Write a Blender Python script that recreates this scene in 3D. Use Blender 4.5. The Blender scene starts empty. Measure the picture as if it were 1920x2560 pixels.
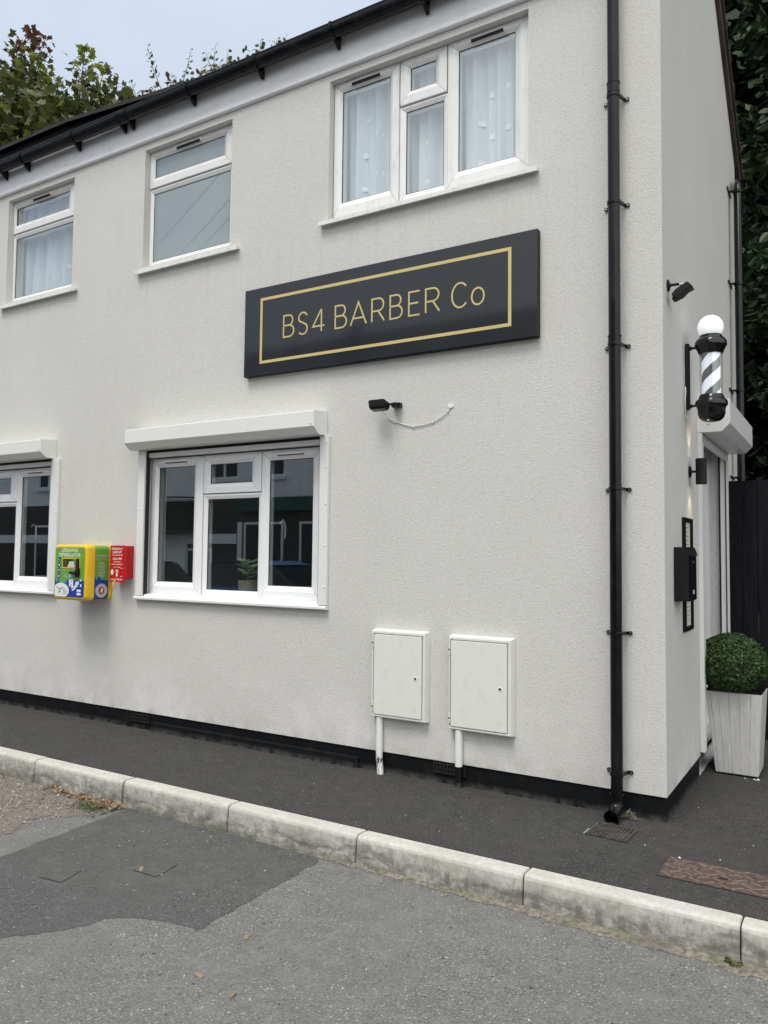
import bpy, bmesh, math, random
from mathutils import Vector, Matrix, noise
R = math.radians
PI = math.pi
sc = bpy.context.scene
col = sc.collection

# ------------------------------------------------------------------ camera
cam_d = bpy.data.cameras.new("camera")
cam = bpy.data.objects.new("camera", cam_d); col.objects.link(cam)
cam_d.sensor_fit = 'VERTICAL'; cam_d.sensor_height = 36.0
cam_d.lens = 1950.2 / 2560 * 36.0
cam_d.clip_start = 0.05; cam_d.clip_end = 2000
cr = Vector((0.85578779, 0.51721725, 0.01065699)).normalized()
cu = Vector((0.01856265, -0.05128757, 0.9985114)).normalized()
cf = Vector((-0.51699389, 0.85431605, 0.0534922)).normalized()
M3 = Matrix((cr, cu, -cf)).transposed()
cam.matrix_world = Matrix.Translation((0.9335, -4.64, 1.493)) @ M3.to_4x4()
sc.camera = cam

# ------------------------------------------------------------------ world: overcast sky, brighter overhead and towards the veiled sun
SUN_AZ = R(186); SUN_EL = R(64)            # direction the light comes from (from +y, clockwise)
w = bpy.data.worlds.new("World"); sc.world = w; w.use_nodes = True
nt = w.node_tree; nt.nodes.clear()
wo = nt.nodes.new('ShaderNodeOutputWorld'); bg = nt.nodes.new('ShaderNodeBackground')
sky = nt.nodes.new('ShaderNodeTexSky'); sky.sky_type = 'NISHITA'; sky.sun_disc = False
sky.sun_elevation = SUN_EL; sky.sun_rotation = SUN_AZ; sky.dust_density = 4.0; sky.air_density = 1.2
tc = nt.nodes.new('ShaderNodeTexCoord'); sep = nt.nodes.new('ShaderNodeSeparateXYZ')
nt.links.new(tc.outputs['Generated'], sep.inputs[0])
def wm(op, a, b=None, c=None):
    n = nt.nodes.new('ShaderNodeMath'); n.operation = op
    for i, v in enumerate((a, b, c)):
        if v is None: continue
        if isinstance(v, (int, float)): n.inputs[i].default_value = v
        else: nt.links.new(v, n.inputs[i])
    return n.outputs[0]
up = wm('MAXIMUM', sep.outputs[2], 0.0)
south = wm('MAXIMUM', wm('ADD', wm('MULTIPLY', sep.outputs[1], -.72), wm('MULTIPLY', sep.outputs[0], .69)), 0.0)
cn = nt.nodes.new('ShaderNodeTexNoise'); cn.inputs['Scale'].default_value = 2.2; cn.inputs['Detail'].default_value = 5; cn.inputs['Roughness'].default_value = .5
nt.links.new(tc.outputs['Generated'], cn.inputs['Vector'])
g = wm('ADD', wm('MULTIPLY_ADD', up, 4.2, 3.25), wm('MULTIPLY', south, wm('MULTIPLY_ADD', up, 6.0, 7.2)))
g = wm('MULTIPLY', g, wm('MULTIPLY_ADD', cn.outputs[0], 0.5, 0.75))
cc = nt.nodes.new('ShaderNodeVectorMath'); cc.operation = 'SCALE'
ct = nt.nodes.new('ShaderNodeMix'); ct.data_type = 'RGBA'; ct.inputs[6].default_value = (1.12, 1.26, 1.49, 1); ct.inputs[7].default_value = (1.235, 1.245, 1.235, 1)
nt.links.new(wm('MULTIPLY', south, 2.2), ct.inputs[0]); nt.links.new(ct.outputs[2], cc.inputs[0])
nt.links.new(g, cc.inputs['Scale'])
mx = nt.nodes.new('ShaderNodeMix'); mx.data_type = 'RGBA'; mx.inputs[0].default_value = 0.12
nt.links.new(cc.outputs[0], mx.inputs[6]); nt.links.new(sky.outputs[0], mx.inputs[7])
nt.links.new(mx.outputs[2], bg.inputs[0]); bg.inputs[1].default_value = 0.1
nt.links.new(bg.outputs[0], wo.inputs[0])

sun_d = bpy.data.lights.new("sun", 'SUN'); sun_d.energy = 2.1; sun_d.angle = R(24); sun_d.color = (1.0, 0.955, 0.88)
sun = bpy.data.objects.new("sun", sun_d); col.objects.link(sun)
sd = Vector((math.sin(SUN_AZ) * math.cos(SUN_EL), math.cos(SUN_AZ) * math.cos(SUN_EL), math.sin(SUN_EL)))
sun.rotation_euler = sd.to_track_quat('Z', 'Y').to_euler()
sun.location = (-6, -12, 14)

vs = sc.view_settings; vs.view_transform = 'Standard'; vs.look = 'None'; vs.gamma = 1.0; vs.exposure = 0.14
sc.cycles.max_bounces = 8; sc.cycles.transparent_max_bounces = 16; sc.cycles.use_denoising = True

# ------------------------------------------------------------------ materials
class NT:
    """tiny node-graph helper"""
    def __init__(s, name):
        s.m = bpy.data.materials.new(name); s.m.use_nodes = True
        s.t = s.m.node_tree; s.t.nodes.clear()
        s.out = s.t.nodes.new('ShaderNodeOutputMaterial')
        s.bsdf = s.t.nodes.new('ShaderNodeBsdfPrincipled'); s.t.links.new(s.bsdf.outputs[0], s.out.inputs[0])
        s.tc = s.t.nodes.new('ShaderNodeTexCoord')
    def put(s, sock, v):
        if isinstance(v, bpy.types.NodeSocket): s.t.links.new(v, sock)
        elif isinstance(v, (tuple, list)) and len(v) == 3 and sock.type == 'RGBA': sock.default_value = (*v, 1)
        else: sock.default_value = v
    def noise(s, scale, detail=3, rough=.55, vec=None, dist=0):
        n = s.t.nodes.new('ShaderNodeTexNoise'); n.inputs['Scale'].default_value = scale; n.inputs['Detail'].default_value = detail
        n.inputs['Roughness'].default_value = rough; n.inputs['Distortion'].default_value = dist
        s.t.links.new(vec or s.tc.outputs['Object'], n.inputs['Vector']); return n.outputs[0]
    def voro(s, scale, out='Color', vec=None, feature='F1', rnd=1):
        n = s.t.nodes.new('ShaderNodeTexVoronoi'); n.feature = feature; n.inputs['Scale'].default_value = scale; n.inputs['Randomness'].default_value = rnd
        s.t.links.new(vec or s.tc.outputs['Object'], n.inputs['Vector']); return n.outputs[out]
    def math(s, op, a, b=None, c=None, clamp=False):
        n = s.t.nodes.new('ShaderNodeMath'); n.operation = op; n.use_clamp = clamp
        for i, v in enumerate((a, b, c)):
            if v is not None: s.put(n.inputs[i], v)
        return n.outputs[0]
    def ramp(s, f, a, b, lo=0., hi=1.):
        n = s.t.nodes.new('ShaderNodeMapRange'); s.put(n.inputs[0], f)
        n.inputs[1].default_value = a; n.inputs[2].default_value = b; n.inputs[3].default_value = lo; n.inputs[4].default_value = hi; return n.outputs[0]
    def mix(s, f, a, b):
        n = s.t.nodes.new('ShaderNodeMix'); n.data_type = 'RGBA'; s.put(n.inputs[0], f); s.put(n.inputs[6], a); s.put(n.inputs[7], b); return n.outputs[2]
    def xyz(s, o='Object'):
        n = s.t.nodes.new('ShaderNodeSeparateXYZ'); s.t.links.new(s.tc.outputs[o], n.inputs[0]); return n.outputs
    def map(s, scale, loc=(0, 0, 0), rot=(0, 0, 0)):
        n = s.t.nodes.new('ShaderNodeMapping'); n.inputs['Scale'].default_value = scale; n.inputs['Location'].default_value = loc; n.inputs['Rotation'].default_value = rot
        s.t.links.new(s.tc.outputs['Object'], n.inputs[0]); return n.outputs[0]
    def bump(s, h, dist, strength=1.):
        n = s.t.nodes.new('ShaderNodeBump'); n.inputs['Distance'].default_value = dist; n.inputs['Strength'].default_value = strength
        s.put(n.inputs['Height'], h); s.t.links.new(n.outputs[0], s.bsdf.inputs['Normal'])
    def set(s, **k):
        for a, v in k.items(): s.put(s.bsdf.inputs[a.replace('_', ' ')], v)
        return s

def plain(name, c, rough=.5, var=.06, scale=6., metal=0., bump=0., bscale=60., spec=.5, emit=None, es=1.):
    n = NT(name)
    f = n.noise(scale, 4)
    lo = tuple(x * (1 - var) for x in c); hi = tuple(min(1, x * (1 + var)) for x in c)
    n.set(Base_Color=n.mix(n.ramp(f, .3, .7), lo, hi), Roughness=rough, Metallic=metal)
    n.bsdf.inputs['Specular IOR Level'].default_value = spec
    if bump: n.bump(n.noise(bscale, 3), bump)
    if emit: n.set(Emission_Color=emit, Emission_Strength=es)
    return n.m

def mat_render():
    n = NT('render_cream'); z = n.xyz()[2]; x = n.xyz()[0]
    grain = n.noise(230, 2, .6); g2 = n.noise(75, 2, .5); v = n.voro(150, 'Distance')
    big = n.noise(.9, 6, .65); st = n.noise(1, 4, .6, n.map((5, 5, .55)))
    c = n.mix(n.ramp(big, .3, .7), (.655, .648, .622), (.735, .727, .702))
    c = n.mix(n.ramp(grain, .36, .60), (.545, .537, .512), c)
    c = n.mix(n.ramp(n.noise(105, 2, .7), .50, .68, 0, .55), c, (.49, .48, .455))
    c = n.mix(n.ramp(n.noise(130, 2, .7, n.map((1, 1, 1), (3, 7, 1))), .56, .70, 0, .6), c, (.83, .82, .79))
    c = n.mix(n.ramp(n.voro(60, 'Color'), .985, 1.0, 0, .8), c, (.36, .33, .29))      # dark grit pits
    c = n.mix(n.math('MULTIPLY', n.ramp(st, .55, .8), .07), c, (.47, .45, .41))        # rain streaks
    eff = n.math('MULTIPLY', n.ramp(z, .16, .62, 1, 0), n.ramp(n.noise(3.2, 5, .6), .42, .66))
    c = n.mix(n.math('MULTIPLY', eff, .7), c, (.80, .79, .77))                         # salts near the ground
    gr = n.math('MULTIPLY', n.ramp(z, .14, .26, 1, 0), n.ramp(n.noise(11, 4), .45, .65))
    c = n.mix(n.math('MULTIPLY', gr, .35), c, (.35, .34, .31))
    drip = n.math('MULTIPLY', n.ramp(n.noise(1, 3, .6, n.map((26, 26, .9))), .52, .70), n.math('MULTIPLY', n.ramp(z, 3.92, 3.86), n.ramp(z, 3.2, 3.9)))
    c = n.mix(n.math('MULTIPLY', drip, .12), c, (.33, .32, .29))
    foot = n.math('MULTIPLY', n.ramp(z, .55, .15), n.ramp(n.noise(5, 5, .7), .45, .7))
    c = n.mix(n.math('MULTIPLY', foot, .22), c, (.42, .41, .38))
    n.set(Base_Color=c, Roughness=.93); n.bsdf.inputs['Specular IOR Level'].default_value = .2
    n.bump(n.math('ADD', n.math('MULTIPLY', grain, 1.1), n.math('ADD', n.math('MULTIPLY', g2, .4), n.math('MULTIPLY', v, .6))), .0030, .75)
    return n.m

def mat_asphalt(name, dark, light, speck, brown=0., sp=.965):
    n = NT(name)
    cell = n.voro(165, 'Color'); c2 = n.voro(80, 'Color')
    s1 = n.t.nodes.new('ShaderNodeSeparateColor'); n.t.links.new(cell, s1.inputs[0])
    s2 = n.t.nodes.new('ShaderNodeSeparateColor'); n.t.links.new(c2, s2.inputs[0])
    c = n.mix(s1.outputs[0], dark, light)
    c = n.mix(n.ramp(s1.outputs[1], sp, 1., 0, .9), c, speck)
    c = n.mix(n.ramp(s2.outputs[2], .985, 1., 0, .9), c, tuple(x * .25 for x in dark))
    big = n.noise(1.3, 5, .65); mid = n.noise(9, 4, .6)
    c = n.mix(n.ramp(big, .35, .68, 0, .6), c, tuple(x * .72 for x in light))
    c = n.mix(n.ramp(mid, .45, .75, 0, .3), c, tuple(x * 1.25 for x in light))
    if brown: c = n.mix(n.ramp(n.noise(2.3, 4), .42, .7, 0, brown), c, (.085, .062, .045))
    n.set(Base_Color=c, Roughness=.9); n.bsdf.inputs['Specular IOR Level'].default_value = .3
    n.bump(n.math('ADD', n.voro(165, 'Distance'), n.math('MULTIPLY', n.noise(60, 3), 1.2)), .006, .9)
    return n.m

def mat_kerb():
    n = NT('kerb_concrete'); X = n.xyz(); z = X[2]; x = X[0]
    c = n.mix(n.ramp(n.noise(40, 4), .3, .7), (.50, .49, .45), (.63, .62, .57))
    c = n.mix(n.ramp(n.noise(3, 5), .4, .7, 0, .5), c, (.46, .43, .35))
    # dirt lower down the face
    band = n.math('MULTIPLY', n.ramp(z, -.025, -.10, .2, 1), n.ramp(n.noise(1, 7, .82, n.map((9, 9, 16))), .36, .60, .05, 1))
    c = n.mix(n.math('MULTIPLY', band, .95), c, (.13, .127, .115))
    sc2 = n.math('MULTIPLY', n.ramp(n.noise(1, 5, .8, n.map((22, 22, 9), rot=(0, .5, 0)), .6), .50, .66), n.ramp(z, -.012, -.03, 0, 1))
    c = n.mix(n.math('MULTIPLY', sc2, .60), c, (.16, .155, .14))
    arcs = n.t.nodes.new('ShaderNodeTexWave'); arcs.wave_type = 'RINGS'; arcs.inputs['Scale'].default_value = 1.6; arcs.inputs['Distortion'].default_value = 9; arcs.inputs['Detail'].default_value = 3; arcs.inputs['Detail Scale'].default_value = 1.6
    n.t.links.new(n.map((1, .2, 2.2)), arcs.inputs['Vector'])
    m = n.math('MULTIPLY', n.ramp(arcs.outputs[1], .82, .98), n.ramp(z, -.01, -.035, 0, 1))
    m = n.math('MULTIPLY', m, n.ramp(n.noise(2.4, 3), .42, .6))
    c = n.mix(n.math('MULTIPLY', m, .55), c, (.13, .125, .115))
    # tyre tread prints on the right-hand stones
    ph = n.math('FRACT', n.math('ADD', n.math('DIVIDE', x, .093), n.math('MULTIPLY', n.noise(3, 2), .9))); tr = n.math('MULTIPLY', n.ramp(ph, .55, .6), n.ramp(ph, .9, .85))
    tr = n.math('MULTIPLY', tr, n.math('MULTIPLY', n.ramp(z, -.065, -.085), n.ramp(z, -.14, -.125)))
    tr = n.math('MULTIPLY', tr, n.math('MULTIPLY', n.ramp(x, -1.0, -.85), n.ramp(n.noise(6, 3), .38, .55)))
    c = n.mix(n.math('MULTIPLY', tr, .6), c, (.13, .125, .115))
    c = n.mix(n.math('MULTIPLY', n.ramp(z, -.115, -.16), n.ramp(n.noise(5, 3), .4, .6)), c, (.12, .13, .075))   # moss at the foot
    n.set(Base_Color=c, Roughness=.88); n.bump(n.noise(260, 3), .002, .7)
    return n.m

def mat_glass(name='window_glass', refl=1.0, tint=(.955, .975, .975)):
    n = NT(name); t = n.t; t.nodes.remove(n.bsdf)
    lw = t.nodes.new('ShaderNodeLayerWeight'); lw.inputs[0].default_value = .5
    tr = t.nodes.new('ShaderNodeBsdfTransparent'); tr.inputs[0].default_value = (*tint, 1)
    gl = t.nodes.new('ShaderNodeBsdfGlossy'); gl.inputs['Roughness'].default_value = 0.0; gl.inputs[0].default_value = (.94, .98, .98, 1)
    mxs = t.nodes.new('ShaderNodeMixShader')
    k = n.math('MULTIPLY_ADD', n.math('POWER', lw.outputs['Facing'], 4.0), .85, .125 * refl, clamp=True)
    t.links.new(k, mxs.inputs[0]); t.links.new(tr.outputs[0], mxs.inputs[1]); t.links.new(gl.outputs[0], mxs.inputs[2]); t.links.new(mxs.outputs[0], n.out.inputs[0])
    return n.m

def mat_upvc(name, base=(.80, .80, .79), dirt=.35):
    n = NT(name)
    d = n.math('MULTIPLY', n.ramp(n.noise(16, 5, .7, n.map((1, 1, .35))), .52, .74), dirt)
    c = n.mix(d, base, (.42, .41, .38))
    n.set(Base_Color=c, Roughness=.32); return n.m

def mat_defib_front():
    """green over blue split with a jagged skyline; object origin = wall point at the box's foot centre"""
    n = NT('defibrillator_wrap'); X = n.xyz(); x, z = X[0], X[2]
    u = n.math('ADD', x, n.math('MULTIPLY', X[1], -1.0))
    saw = n.math('PINGPONG', n.math('ADD', u, .3), .026)
    m = n.ramp(n.noise(7, 1), .47, .56)
    line = n.math('ADD', n.math('MULTIPLY_ADD', x, .085, .150), n.math('MULTIPLY', n.math('MULTIPLY', saw, 2.1), m))
    f = n.ramp(n.math('SUBTRACT', z, line), -.0015, .0015)
    f2 = n.ramp(n.math('SUBTRACT', z, n.math('ADD', line, .008)), -.004, .006)
    c = n.mix(f, (.012, .05, .30), n.mix(f2, (.07, .36, .42), (.145, .36, .05)))
    n.set(Base_Color=c, Roughness=.35); return n.m

MAT = {}
def setup_mats():
    M = MAT
    M['render'] = mat_render()
    M['road'] = mat_asphalt('road_asphalt', (.110, .108, .104), (.238, .235, .226), (.55, .54, .5), sp=.955)
    M['patch'] = mat_asphalt('patch_asphalt', (.056, .056, .055), (.140, .139, .135), (.4, .4, .38), sp=.975)
    M['pave'] = mat_asphalt('pavement_asphalt', (.018, .018, .018), (.084, .082, .079), (.24, .23, .22), brown=.14, sp=.98)
    M['soil'] = mat_asphalt('gritty_soil', (.115, .10, .083), (.26, .235, .20), (.45, .42, .38), sp=.94)
    M['ground'] = mat_asphalt('far_ground', (.06, .06, .05), (.12, .12, .1), (.2, .2, .2))
    M['kerb'] = mat_kerb()
    n = NT('plinth_paint'); c = n.mix(n.ramp(n.noise(9, 5), .5, .75, 0, .55), (.004, .0048, .006), (.018, .018, .018))
    c = n.mix(n.math('MULTIPLY', n.ramp(n.xyz()[2], .045, .0), n.ramp(n.noise(14, 4), .35, .6)), c, (.085, .082, .078))
    n.set(Base_Color=c, Roughness=.6); n.bsdf.inputs['Specular IOR Level'].default_value = .2; n.bump(n.noise(150, 3), .004, .8); M['plinth'] = n.m
    M['upvc'] = mat_upvc('white_upvc'); M['upvc_clean'] = mat_upvc('clean_white_upvc', (.83, .84, .85), .06)
    M['upvc_dirty'] = mat_upvc('weathered_white_upvc', (.78, .775, .755), .75)
    M['alu'] = mat_upvc('white_coated_metal', (.78, .785, .77), .07)
    M['handle_grey'] = plain('handle_grey', (.42, .42, .41), .4)
    M['gap'] = plain('gap_and_shade', (.012, .012, .013), .8)  # also the painted shade under shop vents and in the drain
    M['mitre'] = plain('mitre_joint', (.25, .25, .25), .6)
    M['glass'] = mat_glass(refl=1.4); M['glass_up'] = mat_glass('upper_window_glass', 1.15)
    n = NT('frosted_glass'); n.set(Base_Color=n.mix(n.ramp(n.noise(1.1, 2), .3, .7), (.25, .305, .325), (.29, .345, .36)), Roughness=.9, Coat_Weight=1.0, Coat_Roughness=.0, Coat_IOR=1.75)
    n.bsdf.inputs['Specular IOR Level'].default_value = .1; M['frost'] = n.m
    n = NT('net_curtain'); n.set(Base_Color=(.76, .79, .83), Roughness=.9)
    n.bsdf.inputs['Specular IOR Level'].default_value = 0
    M['net'] = n.m
    M['net_spot'] = plain('net_curtain_spot', (.98, .98, .98), .8, .0)
    n = NT('black_gutter_plastic'); n.set(Base_Color=n.mix(n.ramp(n.noise(14, 4, .6, n.map((1, 1, .3))), .5, .75), (.004, .0045, .006), (.014, .015, .016)), Roughness=n.ramp(n.noise(8, 3), .3, .7, .12, .30)); n.bsdf.inputs['Specular IOR Level'].default_value = .32; M['gutter'] = n.m
    M['black'] = plain('black_plastic', (.006, .006, .007), .35, .3, spec=.3)
    M['blackgloss'] = plain('gloss_black', (.006, .006, .007), .09, .2)
    M['blackmatt'] = plain('matt_black_metal', (.009, .010, .012), .5, .2, spec=.25)
    n = NT('roof_tile'); n.set(Base_Color=n.mix(n.ramp(n.noise(6, 5), .3, .7), (.010, .010, .010), (.024, .022, .020)), Roughness=.85); n.bump(n.noise(60, 4), .004); M['tile'] = n.m
    n = NT('verge_tile'); n.set(Base_Color=n.mix(n.ramp(n.noise(5, 5), .35, .7), (.035, .026, .021), (.085, .06, .048)), Roughness=.85); n.bump(n.noise(60, 4), .004); M['verge'] = n.m
    n = NT('fascia_board'); c = n.mix(n.ramp(n.noise(5, 5, .7, n.map((1, 1, 2))), .5, .8, 0, .45), (.76, .765, .79), (.5, .49, .47)); n.set(Base_Color=c, Roughness=.4); M['fascia'] = n.m
    n = NT('sign_panel'); n.set(Base_Color=n.mix(n.ramp(n.noise(3, 3), .3, .7), (.024, .027, .033), (.028, .031, .037)), Roughness=.06, Coat_Weight=.0); n.bsdf.inputs['Specular IOR Level'].default_value = .45
    n.bump(n.noise(1.2, 1), .001, .3); M['sign'] = n.m
    M['gold'] = plain('gold_vinyl', (.60, .49, .20), .38, .05)
    M['white'] = plain('white_paint', (.80, .80, .78), .4, .04)
    n = NT('peeling_white_paint'); f = n.ramp(n.noise(1, 4, .7, n.map((75, 75, 14))), .50, .54)
    f = n.math('MULTIPLY', f, n.ramp(n.xyz()[2], .135, .10)); n.set(Base_Color=n.mix(f, (.76, .76, .75), (.02, .02, .02)), Roughness=.5); M['peel'] = n.m
    M['box_white'] = mat_upvc('meter_box_plastic', (.75, .76, .72), .22)
    M['yellow'] = plain('yellow_plastic', (.80, .50, .012), .3, .04)
    M['wrap'] = mat_defib_front()
    M['navy'] = plain('navy_sticker', (.012, .045, .24), .4); M['white_sticker'] = plain('white_sticker', (.80, .80, .80), .45, .02)
    M['pale_sticker'] = plain('pale_lettering', (.55, .62, .48), .5, .02); M['screen'] = plain('smoked_window', (.06, .065, .05), .08, .5, 14)
    M['maroon'] = plain('maroon_emblem', (.30, .02, .035), .45); M['grey_sticker'] = plain('grey_sticker', (.50, .52, .50), .5, .02); M['green_mark'] = plain('green_mark', (.12, .38, .05), .4)
    M['red'] = plain('red_metal', (.50, .006, .012), .28, .06); M['yellow_tag'] = plain('yellow_tag', (.75, .52, .08), .5)
    M['steel'] = plain('steel', (.5, .5, .5), .3, .1, metal=1); M['cable'] = plain('white_cable', (.72, .71, .69), .5, .1)
    n = NT('rusty_iron'); c = n.mix(n.ramp(n.noise(18, 5), .3, .7), (.045, .028, .022), (.115, .072, .054)); c = n.mix(n.ramp(n.noise(60, 3), .5, .7, 0, .6), c, (.20, .17, .15)); n.set(Base_Color=c, Roughness=.7); n.bump(n.noise(140, 3), .002); M['rust'] = n.m; M['rust_light'] = plain('worn_rust', (.16, .125, .105), .6, .3, 30)
    n = NT('cast_iron'); c = n.mix(n.ramp(n.noise(20, 5), .35, .7), (.035, .033, .031), (.10, .09, .082)); n.set(Base_Color=c, Roughness=.6); n.bump(n.noise(140, 3), .002); M['iron'] = n.m
    M['iron_light'] = plain('worn_iron', (.15, .145, .135), .6, .3, 20); M['iron_mid'] = plain('dull_iron', (.06, .058, .055), .7, .3, 20)
    n = NT('black_stained_timber'); gv = n.noise(1, 5, .6, n.map((40, 40, 2.0))); n.set(Base_Color=n.mix(n.ramp(gv, .3, .75), (.003, .0034, .005), (.012, .013, .016)), Roughness=.75); n.bsdf.inputs['Specular IOR Level'].default_value = .2; n.bump(gv, .006, .8); M['fence'] = n.m
    n = NT('whitewashed_planter'); gv = n.noise(1, 5, .65, n.map((50, 50, 9))); X = n.noise(5, 5, .7)
    n.set(Base_Color=n.mix(n.ramp(n.math('ADD', n.math('MULTIPLY', gv, .6), n.math('MULTIPLY', X, .4)), .35, .65), (.50, .495, .485), (.64, .635, .625)), Roughness=.8); n.bump(gv, .003, .6); M['planter'] = n.m
    M['groove'] = plain('planter_groove', (.30, .29, .275), .9, .5, 14)
    def leaf(name, a, b, rough=.45, sub=.25):
        n = NT(name); oi = n.t.nodes.new('ShaderNodeNewGeometry')
        c = n.mix(oi.outputs['Random Per Island'], a, b)
        n.set(Base_Color=c, Roughness=rough); n.bsdf.inputs['Specular IOR Level'].default_value = .35
        tr = n.t.nodes.new('ShaderNodeBsdfTranslucent'); n.t.links.new(c, tr.inputs[0])
        ms = n.t.nodes.new('ShaderNodeMixShader'); ms.inputs[0].default_value = sub
        n.t.links.new(n.bsdf.outputs[0], ms.inputs[1]); n.t.links.new(tr.outputs[0], ms.inputs[2]); n.t.links.new(ms.outputs[0], n.out.inputs[0]); return n.m
    M['box_leaf'] = leaf('box_leaf', (.008, .022, .006), (.070, .135, .035), .30, .1)
    M['maple_leaf'] = leaf('maple_leaf', (.034, .050, .014), (.135, .15, .042), .5, .3)
    M['maple_lime'] = leaf('young_maple_leaf', (.17, .22, .03), (.28, .32, .05), .5, .35)
    M['maple_red'] = leaf('reddened_maple_leaf', (.075, .035, .022), (.13, .065, .035), .5, .35)
    M['twig_leaf'] = leaf('round_leaf', (.055, .06, .020), (.16, .145, .055), .5, .3)
    M['dark_leaf'] = leaf('shaded_leaf', (.012, .024, .009), (.055, .090, .036), .5, .12)  # foliage shade put into the leaf colour
    M['deep_leaf'] = leaf('deep_shade_leaf', (.006, .012, .006), (.018, .030, .012), .6, .1)  # deeper foliage shade, again put into the leaf colour
    M['bark'] = plain('bark', (.06, .05, .038), .9, .4, 12, bump=.01, bscale=30)
    M['plant_leaf'] = leaf('houseplant_leaf', (.20, .32, .10), (.38, .48, .22), .35, .3)
    M['dead_leaf'] = leaf('dead_leaf', (.15, .085, .04), (.44, .34, .21), .7, .2)
    M['grass'] = leaf('grass_blade', (.05, .075, .02), (.17, .19, .07), .5, .3)
    n = NT('grit'); c = n.mix(n.ramp(n.noise(45, 4), .3, .7), (.10, .088, .068), (.33, .30, .24)); c = n.mix(n.ramp(n.noise(8, 4), .5, .65, 0, .6), c, (.10, .12, .045)); c = n.mix(n.ramp(n.noise(3, 3), .5, .65, 0, .5), c, (.10, .09, .075))
    n.set(Base_Color=c, Roughness=.95); n.bump(n.noise(150, 3), .008); M['grit'] = n.m
    def stone(name, a, b):
        n = NT(name); oi = n.t.nodes.new('ShaderNodeNewGeometry'); n.set(Base_Color=n.mix(oi.outputs['Random Per Island'], a, b), Roughness=.85); return n.m
    M['stone'] = stone('loose_stone', (.12, .10, .085), (.42, .40, .37)); M['chip'] = stone('pale_chip', (.45, .44, .42), (.75, .74, .72))
    M['globe'] = plain('lit_opal_globe', (.9, .9, .9), .2, .0, emit=(.93, .96, 1.), es=.42)
    M['stripe'] = plain('lit_white_stripe', (.8, .8, .85), .4, .0, emit=(.80, .86, 1.), es=.45)
    M['drum'] = plain('dark_drum', (.05, .052, .05), .35, .3, emit=(.5, .52, .5), es=.04)
    M['lamp_glow'] = plain('lit_lamp', (.9, .85, .7), .5, .0, emit=(1., .84, .58), es=5.)
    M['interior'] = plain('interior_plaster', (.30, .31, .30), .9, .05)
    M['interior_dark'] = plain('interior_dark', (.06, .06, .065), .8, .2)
    M['navy_unit'] = plain('navy_unit', (.02, .035, .10), .4)
    M['mirror'] = plain('mirror_glass', (.75, .77, .77), .03, .01, metal=1)
    M['cream_wall'] = plain('cream_wall', (.80, .82, .82), .9, .06, 1.5)
    M['brown'] = plain('brown_shopfront', (.045, .036, .030), .5, .3)
    M['greenf'] = plain('green_fascia', (.012, .075, .055), .4)
    M['carblue'] = plain('blue_car_paint', (.05, .11, .30), .2, .05, metal=.2); M['cargrey'] = plain('grey_car_paint', (.50, .51, .52), .22, .05, metal=.5)
    M['carglass'] = plain('car_glass', (.02, .022, .024), .05, .1); M['tyre'] = plain('tyre_rubber', (.02, .02, .02), .8)
    M['paper'] = plain('printed_paper', (.66, .60, .50), .6, .03); M['ink'] = plain('ink', (.12, .10, .09), .7)
    M['pot'] = plain('woven_pot', (.30, .28, .20), .8, .2, 60)
    M['amber'] = plain('amber_card', (.45, .24, .04), .6); M['wire'] = plain('overhead_wire', (.015, .015, .015), .5)
setup_mats()

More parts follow.
